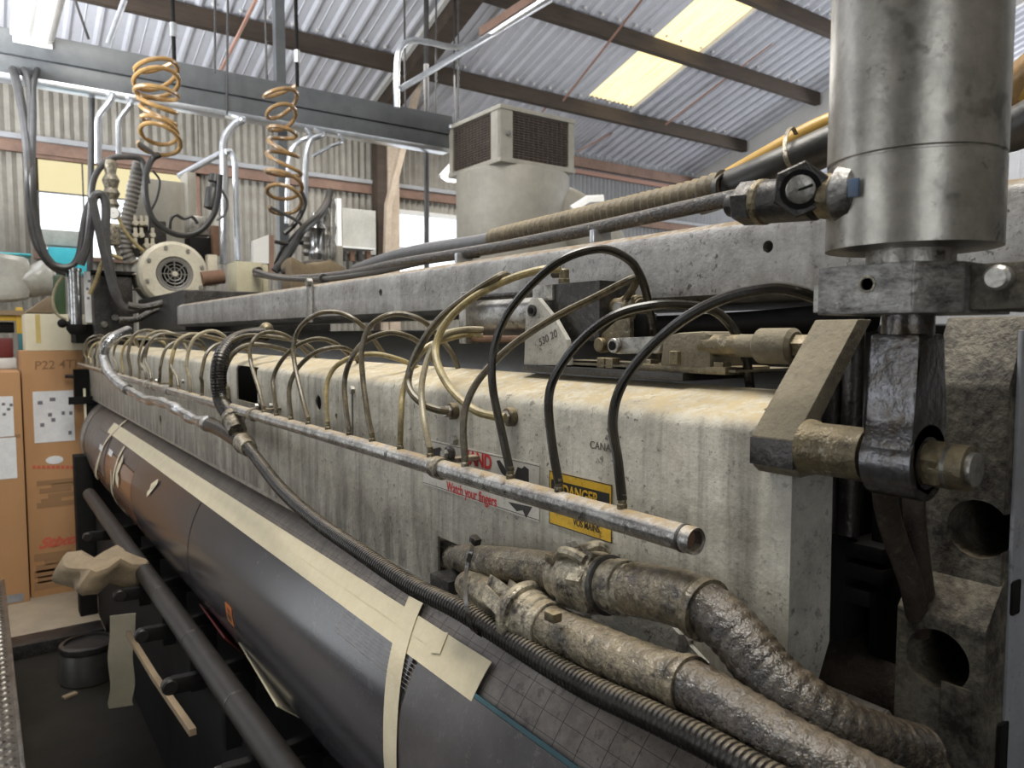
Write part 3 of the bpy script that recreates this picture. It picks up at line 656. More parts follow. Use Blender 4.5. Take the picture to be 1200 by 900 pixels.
# cover plate with folded dusty top
GP = thing('cover_plate', 'long cream sheet-metal cover plate with dusty folded top above the drum', 'cover', (XP, 2.9, ZB))
prof = [(XP, ZB), (XP, ZT - .012), (XP + .004, ZT - .004), (XP + .012, ZT + .002), (XP + .10, ZT + .022), (XP + .10, ZT + .018), (XP + .014, ZT - .003), (XP + .007, ZT - .008), (XP + .004, ZT - .014), (XP + .004, ZB)]
o = MB().prism([(x, PLATE_Y0, z) for x, z in prof], (0, PLATE_Y1 - PLATE_Y0, 0)).build('sheet', m_plate, GP)
s0 = at(513, 628, x=XP); s1 = at(513, 672, x=XP); w0 = at(277, 428, x=XP); w1 = at(302, 474, x=XP)
cutters = [MB().box2((XP - .02, .70, s1.z), (XP + .03, s0.y, s0.z)), MB().box2((XP - .02, w1.y, w1.z), (XP + .03, w0.y, w0.z))]
for q, r in (((373, 472), .016), ((394, 488), .006), ((188, 493), .022), ((107, 452), .02)):
    c = at(*q, x=XP); cutters.append(MB().cyl((XP - .02, c.y, c.z), (XP + .03, c.y, c.z), r, n=20))
cutters.append(MB().box2((XP + .035, .3, ZT - .05), (XP + .14, .432, ZT + .06)))
cut(o, cutters)
e0 = PLATE_Y0
MB().prism([(XP + .001, e0, ZT - .03), (XP + .06, e0 - .002, ZT - .045), (XP + .062, e0 - .002, ZB + .11), (XP + .001, e0, ZB - .02)], (0, .004, 0)).build('end_flange', m_plate2, GP)
MB().box2((XP - .003, e0, ZB - .006), (XP + .006, PLATE_Y1, ZB + .002)).build('bottom_hem', m_steel, GP)
c = at(480, 495, x=XP); ys = at(413, 470, x=XP).y
MB().box2((XP - .0012, ys - .003, 1.44), (XP + .001, ys + .003, ZT - .02)).build('sheet_seam', m_pencil, GP)
for q in ((531, 516), (317, 476), (166, 432), (214, 447), (412, 457), (803, 750), (690, 714), (670, 641)):
    c = at(*q, x=XP - .004); MB().hexa((XP + .002, c.y, c.z), (XP - .008, c.y, c.z), .0075).build('bolt', m_steel, GP)
# mounting flat under the hose couplings
a, b, c, d = at(655, 700, x=XP - .006), at(770, 716, x=XP - .006), at(828, 778, x=XP - .006), at(690, 775, x=XP - .006)
MB().prism([a, b, c, d], (.005, 0, 0)).build('mounting_flat', m_plate2, GP)
text('CANAD', .0088, at(691, 525, x=XP - .0006), m_pencil, GP, name='scratched_lettering')

# machine core behind the plate, roller above, base below
MB().box2((XP + .13, .40, 1.34), (.81, 5.26, 1.555)).build('machine_core', m_blackm, label='black inner body of the press behind the cover plate', cat='machine')
RO = thing('rubber_roller', 'smooth grey rubber roller showing in the gap below the big beam', 'roller', (1.02, 2.8, 1.4))
MB().cyl((1.02, .40, 1.47), (1.02, 5.2, 1.47), .195, n=48).build('roller_body', m_roller, RO)
MB().cyl((1.02, .387, 1.47), (1.02, 5.27, 1.47), .05, n=20).build('roller_shaft', m_dsteel, RO)
BX0, BX1, BZ0, BZ1, BY0, BY1 = .80, 1.06, 1.692, 1.802, .17, 3.92
BM = thing('cross_beam', 'long pitted grey cast metal beam with dusty top edge over the roller', 'beam', (.93, 2, BZ0))
pf = [(BX0, BZ0 + .012), (BX0, BZ1 - .016), (BX0 + .003, BZ1 - .010), (BX0 + .022, BZ1 - .001), (BX0 + .03, BZ1), (BX1, BZ1), (BX1, BZ0), (BX0 + .05, BZ0), (BX0 + .014, BZ0 + .003)]
o = MB().prism([(x, BY0, z) for x, z in pf], (0, BY1 - BY0, 0)).build('beam_body', m_beam, BM, ang=50)
cs = []
for q, r in (((900, 289), .0075), ((446, 343), .009)):
    c = at(*q, x=BX0); cs.append(MB().cyl((BX0 - .02, c.y, c.z), (BX0 + .04, c.y, c.z), r, n=20))
cut(o, cs)
a, b = at(361, 333, x=BX0), at(368, 373, x=BX0)
MB().box2((BX0 - .006, b.y, BZ0 - .004), (BX0 + .001, a.y, BZ1 + .003), .002).build('clip_plate', m_steel, BM)
c = at(363, 336, x=BX0 - .006); MB().hexa((BX0, c.y, BZ1 + .002), (BX0 - .016, c.y, BZ1 + .002), .012).build('clip_bolt', m_steel, BM)
MB().tube(spline([(BX0 + .03, .45, BZ0 - .02), (BX0 + .03, .7, BZ0 - .03), (BX0 + .05, 1.2, BZ0 - .03)], 8), .018, 14).build('underside_pipe', m_blackm, BM)
MB().box2((.52, .345, 0), (1.5, 4.9, .60), .01).build('press_bed', m_blackm, label='low black press bed running under the drum and shaft', cat='machine')
EF = thing('end_frame', 'black end frame standing at the far end of the drum', 'frame', (.95, 5.36, 0))
MB().box2((.535, 5.27, 0), (1.5, 5.38, 1.245), .006).build('side_plate', m_blackm, EF)
MB().box2((.70, 5.28, 1.245), (1.5, 5.38, 1.62), .006).build('upper_plate', m_blackm, EF)
MB().box2((.522, 5.27, .55), (.534, 5.29, 1.32)).build('pale_edge', m_cream, EF)
MB().cyl((DX, 5.235, DZ), (DX, 5.28, DZ), .09, n=24).build('bearing', m_dsteel, EF)
c = at(80, 470, y=5.3); MB().box2((c.x, 5.26, c.z - .02), (c.x + .2, 5.29, c.z + .025)).build('dark_bar', m_blackm, EF)
c = at(90, 442, y=5.45); MB().box2((c.x - .02, 5.38, c.z - .16), (c.x + .06, 5.44, c.z + .05)).build('bracket', m_blackm, EF)
MB().cyl(at(76, 441, y=5.42), at(90, 441, y=5.42), .012, n=10).build('stub_pin', m_dsteel, EF)

# ------------------------------------------------------------------ spray bar and its tubes
ZPIPE = 1.4685; PR = .0124
SB = thing('spray_bar', 'long galvanised pipe with tube barbs fixed along the cover plate', 'pipe', (XPIPE, 2.9, ZPIPE - PR))
py0 = .428
MB().lathe((XPIPE, py0, ZPIPE), (0, 1, 0), [(PR * .78, .012), (PR * .78, .0015), (PR * .98, .0), (PR * 1.0, .004), (PR, 5.33 - py0)], 28).build('pipe', m_pipe, SB)
MB().lathe((XPIPE, py0 + .012, ZPIPE), (0, 1, 0), [(PR * 1.06, 0), (PR * 1.06, .003)], 24).build('end_ring', m_dsteel, SB)
MB().cyl((XPIPE, py0 + .010, ZPIPE), (XPIPE, py0 + .014, ZPIPE), PR * .78, n=20).build('end_plug', m_rust, SB)
def clampring(y):
    b = MB().lathe((XPIPE, y - .011, ZPIPE), (0, 1, 0), [(PR, 0), (PR + .003, .001), (PR + .003, .021), (PR, .022)], 24)
    b.box2((XPIPE + .006, y - .008, ZPIPE + .006), (XP + .001, y + .008, ZPIPE + .012)); k = b.build('clamp', m_alu, SB)
    MB().cyl((XPIPE + .020, y - .002, ZPIPE + .019), (XPIPE + .010, y - .002, ZPIPE + .019), .010, n=20, bev=.002).build('clamp_ear', m_dsteel, k)
    MB().hexa((XPIPE + .010, y - .002, ZPIPE + .019), (XPIPE + .003, y - .002, ZPIPE + .019), .0065).build('clamp_bolt', m_steel, k)
for y in (at(515, 548, x=XPIPE).y, at(297, 488, x=XPIPE).y, 2.9, 4.2): clampring(y)
for y in (at(197, 458, x=XPIPE).y, at(174, 450, x=XPIPE).y):
    MB().lathe((XPIPE, y - .02, ZPIPE), (0, 1, 0), [(PR, 0), (PR + .004, .001), (PR + .004, .04), (PR, .041)], 20).build('coupling', m_steel, SB)
def barb(y):
    k = MB().lathe((XPIPE, y, ZPIPE + PR - .002), (0, 0, 1), [(.0052, 0), (.0052, .006), (.0044, .007), (.0044, .016)], 12).build('barb', m_brassy, SB)
def px_tube(pts, r, mat, label, name='spray_tube', group='dark tubes arching from the spray pipe', dobarb=True, n=8, seg=10):
    P = [at(p[0], p[1], x=p[2]) for p in pts]
    if dobarb:
        y = P[0].y; barb(y); P[0] = Vector((XPIPE, y, ZPIPE + PR + .008))
    return MB().tube(spline(P, n), r, seg).build(name, mat, label=label, cat='tube', group=group)
A, B, C_ = XPIPE, .53, .66
px_tube([(598, 555, A), (590, 515, A), (577, 450, .515), (580, 405, .52), (600, 360, .53), (650, 310, .56), (700, 292, .60), (735, 303, .63), (752, 327, .65), (762, 365, .67), (768, 405, .69), (770, 440, .70)], .0052, m_btube, 'tallest black tube, looping over the small cylinder block')
px_tube([(729, 590, A), (724, 540, A), (718, 495, .515), (727, 455, .52), (755, 415, .525), (800, 375, .53), (850, 349, .54), (900, 338, .55), (930, 340, .56), (958, 349, .58)], .0052, m_btube, 'black tube nearest the pipe end, reaching behind the steel block')
px_tube([(655, 570, A), (647, 520, A), (643, 470, .515), (652, 438, .52), (680, 400, .53), (720, 370, .55), (765, 358, .58), (810, 358, .62), (840, 366, .65), (862, 390, .67), (874, 420, .68), (880, 460, .69)], .0052, m_btube, 'black tube second from the pipe end, arching over the round bearing')
px_tube([(545, 540, A), (543, 500, A), (548, 470, .515), (565, 440, .53), (600, 405, .56), (650, 372, .60), (700, 347, .63), (735, 329, .65), (746, 326, .665), (743, 336, .68), (734, 350, .69), (726, 370, .70)], .0048, m_tube, 'straight slanting dark tube crossing the small bracket')
px_tube([(504, 531, A), (498, 500, A), (494, 465, .52), (496, 440, .53), (505, 410, .55), (520, 392, .58), (545, 386, .63), (566, 386, .66)], .0046, m_tubel, 'pale tube reaching the small cylinder end plate, upper')
px_tube([(469, 524, A), (470, 485, A), (473, 455, .52), (484, 428, .53), (500, 407, .55), (525, 397, .59), (550, 392, .64), (566, 393, .66)], .0046, m_tubeg, 'golden tube reaching the small cylinder end plate, lower')
px_tube([(436, 515, A), (430, 480, A), (425, 440, .515), (424, 410, .52), (432, 385, .53), (450, 371, .55), (472, 368, .58), (495, 376, .61), (512, 392, .64), (530, 415, .66), (540, 440, .67)], .0046, m_tube, 'tall brown tube arching left of the paired tubes')
px_tube([(409, 509, A), (405, 475, A), (404, 445, .515), (412, 420, .52), (428, 400, .54), (455, 390, .57), (478, 394, .60), (495, 405, .63), (510, 425, .66)], .0046, m_tube, 'brown tube arching just left of the tall brown arch')
px_tube([(384, 501, A), (382, 475, A), (383, 450, .515), (392, 431, .53), (412, 419, .55), (440, 415, .58), (470, 422, .62), (490, 432, .66)], .0046, m_tubeg, 'low golden tube lying over the dusty plate edge')
px_tube([(361, 495, A), (354, 465, A), (346, 430, .515), (344, 405, .52), (352, 383, .53), (372, 368, .55), (395, 366, .58), (415, 374, .60), (432, 390, .63), (450, 415, .66)], .0046, m_tube, 'tall dark tube arching in front of the beam clip')
px_tube([(341, 490, A), (339, 470, A), (340, 450, .515), (350, 430, .53), (370, 413, .55), (395, 407, .59), (412, 412, .63), (420, 425, .66)], .0046, m_tube, 'low dark tube right of the armoured hose bend, second')
px_tube([(324, 484, A), (321, 460, A), (321, 440, .515), (332, 420, .53), (350, 404, .55), (372, 397, .58), (392, 402, .62), (408, 415, .66)], .0046, m_tube, 'dark tube rising beside the pipe clamp near the armoured hose')
px_tube([(309, 476, A), (303, 455, A), (294, 425, .515), (294, 405, .52), (303, 393, .54), (320, 389, .57), (340, 396, .61), (362, 415, .66)], .0046, m_tube, 'dark tube springing up right beside the armoured hose bend')
# far tubes: regular arches beyond the armoured hose
ORD = ('nearest second third fourth fifth sixth seventh eighth ninth tenth eleventh twelfth thirteenth fourteenth fifteenth sixteenth seventeenth eighteenth nineteenth farthest').split()
random.seed(3)
ys = [1.93, 2.05, 2.2, 2.34, 2.5, 2.62, 2.8, 2.95, 3.05, 3.2, 3.4, 3.6, 3.75, 3.95, 4.15, 4.35, 4.55, 4.7, 4.9, 5.05]
for i, y in enumerate(ys):
    barb(y); h = .085 + random.uniform(-.012, .05); lean = random.uniform(-.05, .10); dy = random.uniform(-.14, .08); q = random.uniform(.10, .2)
    P = [(XPIPE, y, ZPIPE + PR + .008), (XPIPE, y + lean * .3, ZPIPE + .05), (XPIPE - .004, y + lean, ZPIPE + h * .8), (XPIPE + .018, y + lean + dy * .2, ZPIPE + h + .045), (XPIPE + .07, y + lean + dy * .5, ZPIPE + h + .07), (XPIPE + q, y + lean + dy, ZPIPE + h + .045), (XPIPE + q + .03, y + lean + dy * 1.2, ZPIPE + h - .02)]
    MB().tube(spline(P, 7), .0052 if i % 5 else .0065, 8).build('spray_tube', (m_tubel, m_tube, m_tubeg)[i % 3] if i % 2 else m_tube, label='thin stained tube, %s arch beyond the fat armoured hose bend' % ORD[i], cat='tube', group='far tubes arching from the spray pipe')
# two tubes from the actuator down to fittings on the plate face
def bulkhead(px, py):
    c = at(px, py, x=XP - .012); o = thing('tube_fitting', 'round steel tube fitting on the cover plate %s' % ('under the dark tube' if px < 550 else 'under the golden tube'), 'fitting', (XP, c.y, c.z))
    MB().cyl((XP + .001, c.y, c.z), (XP - .010, c.y, c.z), .0125, n=18, bev=.001).build('flange', m_brassy, o)
    MB().hexa((XP - .010, c.y, c.z), (XP - .019, c.y, c.z), .009).build('nut', m_steel, o)
bulkhead(525, 482); bulkhead(592, 489)
px_tube([(525, 482, XP - .02), (512, 480, .535), (495, 473, .525), (481, 458, .52), (479, 440, .525), (490, 410, .535), (515, 374, .555), (550, 346, .58), (580, 327, .60), (592, 322, .62), (597, 326, .64)], .0056, m_tube, 'upper dark tube of the stiff pair left of small cylinder', group='tubes from the small cylinder to plate fittings', dobarb=False)
px_tube([(592, 489, XP - .02), (575, 487, .54), (555, 480, .53), (530, 458, .525), (514, 430, .525), (511, 405, .535), (523, 378, .55), (550, 352, .575), (590, 330, .61), (630, 317, .64), (657, 315, .66)], .0056, m_tubeg, 'golden tube of the stiff pair, ending at the elbow fitting', group='tubes from the small cylinder to plate fittings', dobarb=False)

# ------------------------------------------------------------------ armoured conduit and the two coupled hoses
def path(pts, n=8): return spline([at(p[0], p[1], x=p[2]) for p in pts], n)
TJ = thing('conduit_tee', 'dusty conduit tee fitting below the spray pipe where three hoses meet', 'fitting', at(282, 512, x=.49))
j = at(277, 513, x=.50)
MB().tube(path([(244, 497, .50), (262, 505, .50), (284, 519, .495)]), .019, 16).build('tee_body', m_armor, TJ)
MB().lathe(at(272, 488, x=.50), at(281, 512, x=.498) - at(272, 488, x=.50), [(.026, 0), (.028, .004), (.028, .016), (.024, .02), (.022, .06)], 20).build('collar', m_alu, TJ)
MB().lathe(at(243, 496, x=.50), (0, 1, 0), [(.019, -.03), (.023, -.02), (.023, .0), (.021, .004)], 18).build('side_collar', m_steel, TJ)
MB().lathe(at(286, 520, x=.495), at(296, 530, x=.49) - at(286, 520, x=.495), [(.021, -.02), (.024, -.01), (.024, .012), (.019, .02), (.019, .05)], 18).build('lower_collar', m_alu, TJ)
P = path([(290, 524, .49), (300, 536, .482), (330, 574, .47), (370, 610, .465), (420, 645, .46), (480, 685, .46), (540, 715, .46), (600, 752, .46), (680, 800, .455), (760, 838, .45), (830, 872, .445), (900, 912, .44), (980, 950, .44)])
MB().ribbed(P, .0128, .0062, .0016, 14, True).build('armoured_hose', m_armor, label='long black ribbed armoured hose sagging along the bottom of the cover plate', cat='hose')
P = path([(271, 488, .50), (260, 470, .495), (256, 445, .49), (259, 420, .50), (272, 402, .54), (290, 394, .60), (312, 391, .66)])
MB().ribbed(P, .0205, .0075, .0012, 16).build('armoured_hose', m_armor, label='fat dusty armoured hose bending up from the tee over the plate edge', cat='hose')
MB().ball(at(312, 386, x=.66), .02).build('grease_fitting', m_brassy, label='lumpy brass fitting on top of the fat armoured hose end', cat='fitting')
P = path([(244, 497, .50), (225, 490, .50), (205, 478, .49), (188, 471, .49), (172, 469, .49), (160, 462, .49), (150, 457, .49)])
MB().tube(P, .0165, 12, lambda i: .0165 + .0025 * math.sin(i * .9)).build('flex_conduit', m_flex, label='shiny bent conduit left of the tee under the pipe', cat='conduit')
P = path([(150, 457, .49), (138, 448, .485), (127, 435, .48), (122, 418, .48), (125, 405, .49), (135, 394, .53), (150, 387, .6)])
MB().ribbed(P, .022, .018, .002, 12).build('flex_conduit', m_flex, label='bright looped conduit at the far end in front of the thin tubes', cat='conduit')

def ring(o, name, p, d, prof, mat, n=24, parent=None): return MB().lathe(p, d, prof, n).build(name, mat, parent or o)
# upper coupled hose
HX = .520
UP = thing('coupled_hose', 'upper fat grimy hose with coupling, coming out of the plate slot', 'hose', at(700, 690, x=HX))
P = path([(500, 640, .68), (520, 648, .63), (540, 654, .585), (560, 658, .550), (592, 662, .525), (640, 669, HX), (668, 675, HX)])
MB().ribbed(P, .0225, .005, .0012, 20).build('inlet_hose', m_hose2, UP)
a, b = at(655, 674, x=HX), at(752, 693, x=HX); d = b - a; Ld = d.length
MB().lathe(a, d, [(.0235, 0), (.026, .004), (.026, .012), (.0245, .014), (.0245, .020), (.031, .024), (.0325, .028), (.0325, Ld * .52), (.030, Ld * .55), (.027, Ld * .58), (.027, Ld * .72), (.0285, Ld * .74), (.0285, Ld * .8), (.025, Ld * .84), (.025, Ld * 1.02)], 28).build('coupling', m_alu, UP)
c = a + d * .78
MB().lathe(c, d, [(.0262, -.008), (.0278, -.007), (.0278, .007), (.0262, .008)], 28).build('hose_clamp', m_alu, UP)
MB().cyl(a + d * .40, a + d * .56, .0355, n=6, bev=.002).build('hex_nut', m_alu, UP)
MB().lathe(a + d * .60, d, [(.028, 0), (.031, .002), (.031, .006), (.028, .008)], 28).build('shoulder_ring', m_dsteel, UP)
k = MB().cyl(at(733, 672, x=HX - .012), at(748, 666, x=HX - .002), .0075, n=14, bev=.002).build('clamp_screw', m_brassy, UP)
c = a + d * .30; up = Vector((-.55, 0, .83)).normalized()
MB().tube(spline([c + up * .030 - d * .16, c + up * .040 - d * .05, c + up * .041 + d * .08, c + up * .033 + d * .2], 6), .006, 8).build('cam_lever', m_alu, UP)
c2 = a + d * .36; MB().tube(spline([c2 + Vector((.02, -.01, .027)), c2 + Vector((.012, -.006, .036)), c2 + Vector((-.008, 0, .033))], 6), .007, 8).build('cam_lever', m_alu, UP)
c = a + d * .08; MB().box(c + up * .027, (.012, .02, .010), None, .002).build('clamp_block', m_brassy, UP)
P = path([(742, 690, HX), (765, 694, HX), (800, 702, HX - .002), (830, 716, HX - .004)])
MB().tube(P, .0265, 24, lambda i: .0262 + .0006 * math.sin(i * 2.1) + (.0022 if i > len(P) - 4 else 0)).build('outer_sleeve', m_hose2, UP)
P = path([(818, 708, HX - .003), (840, 722, HX - .004), (870, 752, HX - .006), (900, 790, HX - .008), (940, 825, HX - .004), (985, 855, HX + .012), (1030, 873, HX + .045), (1075, 885, HX + .09)])
MB().ribbed(P, .0245, .011, .0012, 24).build('outer_hose', m_hose, UP)
# lower coupled hose
LX = .487
LO = thing('coupled_hose', 'lower fat grimy hose with cam-lock coupling, beneath the other one', 'hose', at(690, 750, x=LX))
a, b = at(558, 690, x=LX + .02), at(628, 728, x=LX); d = b - a; Ld = d.length
MB().lathe(a, d, [(.017, -.03), (.020, 0), (.022, .006), (.022, Ld * .5), (.020, Ld * .55), (.020, Ld * .8)], 24).build('cam_lock_body', m_alu, LO)
for p, q in (((566, 690, LX - .014), (600, 727, LX - .026)), ((598, 688, LX + .012), (618, 706, LX + .004)), ((575, 682, LX), (606, 706, LX - .008))):
    p, q = at(p[0], p[1], x=p[2]), at(q[0], q[1], x=q[2])
    MB().strip(spline([p, p.lerp(q, .5) + Vector((-.004, 0, .004)), q], 6), Vector((.004, .001, .007)), .004).build('cam_lever', m_alu, LO)
r0 = at(618, 722, x=LX); d2 = at(660, 744, x=LX) - r0
MB().lathe(r0, d2, [(.024, -.014), (.036, -.011), (.0385, -.006), (.0385, .000), (.036, .003), (.031, .004), (.031, .012), (.029, .014), (.029, .024), (.026, .027), (.026, .040)], 28).build('flange_ring', m_alu, LO)
q = r0 + d2.normalized() * .033
MB().lathe(q, d2, [(.0262, -.006), (.0275, -.005), (.0275, .007), (.0262, .008)], 28).build('hose_clamp', m_alu, LO)
MB().box(at(648, 722, x=LX - .024), (.012, .016, .010), None, .002).build('clamp_block', m_brassy, LO)
P = path([(640, 734, LX), (680, 752, LX), (730, 775, LX - .002), (775, 793, LX - .004), (812, 806, LX - .006)])
MB().tube(P, .0245, 24, lambda i: .0245 + .0005 * math.sin(i * 2.3) + (.0022 if i > len(P) - 4 else 0)).build('outer_sleeve', m_hose2, LO)
P = path([(800, 802, LX - .006), (830, 816, LX - .008), (880, 848, LX - .01), (940, 885, LX - .01), (1000, 915, LX), (1060, 945, LX + .02)])
MB().ribbed(P, .0235, .012, .0010, 24).build('outer_hose', m_hose, LO)
# zip tie round the armoured and upper hose
Z = thing('zip_tie', 'black zip tie looped from the upper fat hose round the armoured hose', 'tie', at(550, 700, x=.46))
P = [at(p[0], p[1], x=p[2]) for p in ((556, 634, .532), (552, 646, .496), (547, 664, .492), (545, 690, .455), (547, 715, .437), (553, 738, .44), (562, 746, .452))]
MB().strip(spline(P, 6), Vector((.0, .0042, .0)), .0016).build('strap', m_btube, Z)
MB().box(at(557, 633, x=.50), (.010, .014, .009), Matrix.Rotation(.3, 4, 'X'), .0015).build('tie_head', m_btube, Z)
a = at(522, 668, x=.545); MB().box2((.52, a.y - .05, a.z - .02), (.56, a.y + .002, a.z), .001).build('hose_rest', m_dsteel, GP)

# ------------------------------------------------------------------ actuator on the plate ledge
AX = .665
AZ = lambda px, py, x=AX: at(px, py, x=x)
AA = thing('air_actuator', 'small air cylinder assembly with side bracket standing on the dusty ledge', 'actuator', (AX, .75, 1.595))
def aboxp(name, pa, pb, x0, x1, mat, bev=.002, parent=None, lx=None):
    """block between two pixels read on its near face (plane x0), reaching back to x1"""
    a, b = at(*pa, x=x0), at(*pb, x=x0)
    return MB().box2((x0, a.y, a.z), (x1, b.y, b.z), bev).build(name, mat, parent or AA)
aboxp('base_plate', (611, 427), (800, 447), .645, .76, m_dsteel)
aboxp('shim_plate', (616, 423), (862, 436), .655, .77, m_arm)
# trunnion side bracket
pts = [AZ(*q, .648) for q in ((614, 428), (616, 362), (622, 350), (630, 349), (650, 374), (664, 398), (667, 428))]
o = MB().prism(pts, (.008, 0, 0), .001).build('side_bracket', m_plate2, AA)
c = AZ(624, 364, .647); MB().cyl((.652, c.y, c.z), (.644, c.y, c.z), .0085, n=18).build('pivot_washer', m_dsteel, AA); MB().cyl((.646, c.y, c.z), (.6425, c.y, c.z), .0045, n=14).build('pivot_pin', m_blackm, AA)
text('530 20', .011, AZ(632, 406, .6474), m_pencil, AA, yd=(0, .25, 1), xd=(0, -1, .35), name='scratched_lettering')
aboxp('end_block', (624, 335), (702, 400), .668, .735, m_dsteel, .002)
aboxp('block_face', (624, 335), (647, 352), .664, .7, m_steel, .001)
# elbow fitting on the block
c = AZ(661, 333, .69)
k = MB().hexa((c.x, c.y, c.z - .004), (c.x, c.y, c.z + .008), .009).build('elbow_fitting', m_brassy, AA)
MB().cyl((c.x, c.y, c.z + .006), (c.x, c.y, c.z + .022), .0075, n=14, bev=.002).build('elbow_body', m_brassy, k)
MB().cyl((c.x, c.y, c.z + .016), (c.x - .004, c.y + .02, c.z + .016), .0065, n=12).build('elbow_arm', m_tube, k)
# cylinder tube, tie rods, end plate
yA, yB = AZ(618, 365, .70).y, AZ(572, 365, .70).y; zc = AZ(600, 372, .70).z
MB().cyl((.70, yA - .1, zc), (.70, yB, zc), .030, n=32).build('cylinder_tube', m_steel, AA)
for s in (-1, 1):
    for t in (-1, 1): MB().cyl((.70 + s * .028, yA - .1, zc + t * .034), (.70 + s * .028, yB, zc + t * .034), .0055, n=10).build('tie_rod', m_rust if t < 0 else m_dsteel, AA)
MB().box2((.655, yB, zc - .043), (.745, yB + .022, zc + .043), .003).build('end_plate', m_steel, AA)
# piston rod, knuckle and links
yC, yD = AZ(702, 362, .70).y, AZ(722, 362, .70).y; zr_ = AZ(712, 363, .70).z
MB().cyl((.70, yC + .02, zr_), (.70, AZ(728, 362, .70).y, zr_), .0105, n=20).build('piston_rod', m_conduit, AA)
k = MB().cyl((.70, AZ(716, 362, .70).y, zr_), (.70, AZ(752, 362, .70).y, zr_), .0155, n=18, bev=.003).build('knuckle', m_brassy, AA)
c = AZ(724, 361, .683); MB().cyl((.690, c.y, c.z), (.681, c.y, c.z), .008, n=14).build('knuckle_pin', m_steel, k)
for i in range(3): MB().lathe((.70, AZ(732 + 7 * i, 362, .70).y, zr_), (0, -1, 0), [(.0155, 0), (.018, .002), (.018, .006), (.0155, .008)], 18).build('lock_ring', m_brassy, k)
aboxp('lever_arm', (740, 368), (757, 396), .69, .71, m_blackm, .002)
pts = [AZ(*q, .672) for q in ((700, 400), (706, 390), (722, 376), (738, 372), (738, 410), (702, 414))]
MB().prism(pts, (.008, 0, 0), .001).build('lever_plate', m_brassy, AA)
c = AZ(704, 404, .67); MB().cyl((.675, c.y, c.z), (.665, c.y, c.z), .0095, n=18, bev=.001).build('lever_boss', m_brassy, AA)
pts = [AZ(*q, .658) for q in ((722, 396), (772, 394), (776, 400), (774, 414), (722, 415), (717, 405))]
MB().prism(pts, (.010, 0, 0), .0015).build('link_bar', m_steel, AA)
for px in (721, 770):
    c = AZ(px, 405, .656); k = MB().cyl((.660, c.y, c.z), (.651, c.y, c.z), .0095, n=18, bev=.001).build('link_pin', m_steel, AA)
    MB().cyl((.6515, c.y, c.z), (.6495, c.y, c.z), .0058, n=14).build('pin_hole', m_blackm, k)
for px, py in ((708, 424), (718, 422), (762, 424), (793, 425), (846, 428)):
    c = AZ(px, py, .662); MB().hexa((c.x, c.y, 1.608), (c.x, c.y, 1.621), .0105).build('bolt', m_brassy, AA)
# pillow block, shaft and coupling
BB = thing('bearing_block', 'rust-dusted round-topped bearing block with shaft, right of the small actuator', 'bearing', AZ(805, 434, .67))
pts = [AZ(*q, .650) for q in ((772, 432), (776, 400), (782, 393), (792, 390), (824, 388), (832, 391), (832, 434), (818, 436))]
MB().prism(pts, (.06, 0, 0), .006).build('housing', m_arm, BB)
aboxp('foot', (745, 426), (850, 440), .65, .73, m_brassy, .003, BB)
MB().hexa((.652, AZ(793, 420, .652).y, 1.617), (.652, AZ(793, 420, .652).y, 1.632), .0095).build('bolt', m_brassy, BB)
zs = AZ(862, 405, .66).z
MB().cyl((.66, AZ(825, 405, .66).y, zs), (.66, AZ(905, 405, .66).y, zs), .0118, n=24).build('shaft', m_brassy, BB)
MB().cyl((.66, AZ(867, 405, .66).y, zs), (.66, AZ(889, 405, .66).y, zs), .0122, n=24, bev=.001).build('shaft_sleeve', m_arm, BB)
MB().cyl((.66, AZ(889, 405, .66).y, zs), (.66, AZ(934, 405, .66).y, zs), .0185, n=28, bev=.004).build('coupling', m_arm, BB)
MB().cyl((.66, AZ(934, 405, .66).y, zs), (.66, AZ(965, 405, .66).y, zs), .012, n=6).build('hex_end', m_brassy, BB)

# ------------------------------------------------------------------ big cylinder, block, clevis, arm, side frame
CX, CY, CR = .565, .279, .0588
zcb = at(1070, 284, x=.513).z
VC = thing('upright_cylinder', 'big scuffed steel cylinder standing upright on the block, cut off by frame top', 'cylinder', (CX, CY, zcb))
MB().lathe((CX, CY, zcb), (0, 0, 1), [(CR - .012, 0), (CR, .001), (CR, .062), (CR - .0018, .0628), (CR - .0018, .0642), (CR, .065), (CR, .5)], 72).build('barrel', m_cyl, VC)
MB().lathe((CX, CY, zcb - .0125), (0, 0, 1), [(.030, 0), (.030, .0126)], 40).build('neck_collar', m_steel, VC)
zt, zb = zcb - .0120, at(1010, 368, x=.515).z
BL = thing('mounting_block', 'scratched steel block bolted below the upright cylinder', 'block', (CX, CY, zb))
pts = [(.515, .322), (.515, .252), (.545, .232), (.62, .232), (.62, .322)]
o = MB().prism([(x, y, zb) for x, y in pts], (0, 0, zt - zb), .0012).build('block_body', m_scr, BL)
c = at(1016, 333, x=.515); cut(o, [MB().cyl((.50, c.y, c.z), (.535, c.y, c.z), .0045, n=20)])
MB().lathe((.5152, c.y, c.z), (-1, 0, 0), [(.0048, -.001), (.0048, .0008), (.0064, .0008), (.0064, -.001)], 20).build('port_rim', m_alu, BL)
MB().box2((.522, .322, zb + .002), (.62, .330, zt - .012), .001).build('rear_shim', m_steel, BL)
MB().box2((.552, .165, zb + .002), (.70, .2335, zt - .002), .002).build('side_lug', m_frame, BL)
c = at(1173, 326, x=.551); MB().cyl((.553, c.y, c.z), (.542, c.y, c.z), .0085, n=18, bev=.002).build('bolt', m_steel, BL)
zp = at(1000, 531, x=CX).z
CV = thing('clevis', 'oily steel rod end hanging under the block onto the pin', 'clevis', (CX, CY, zp - .026))
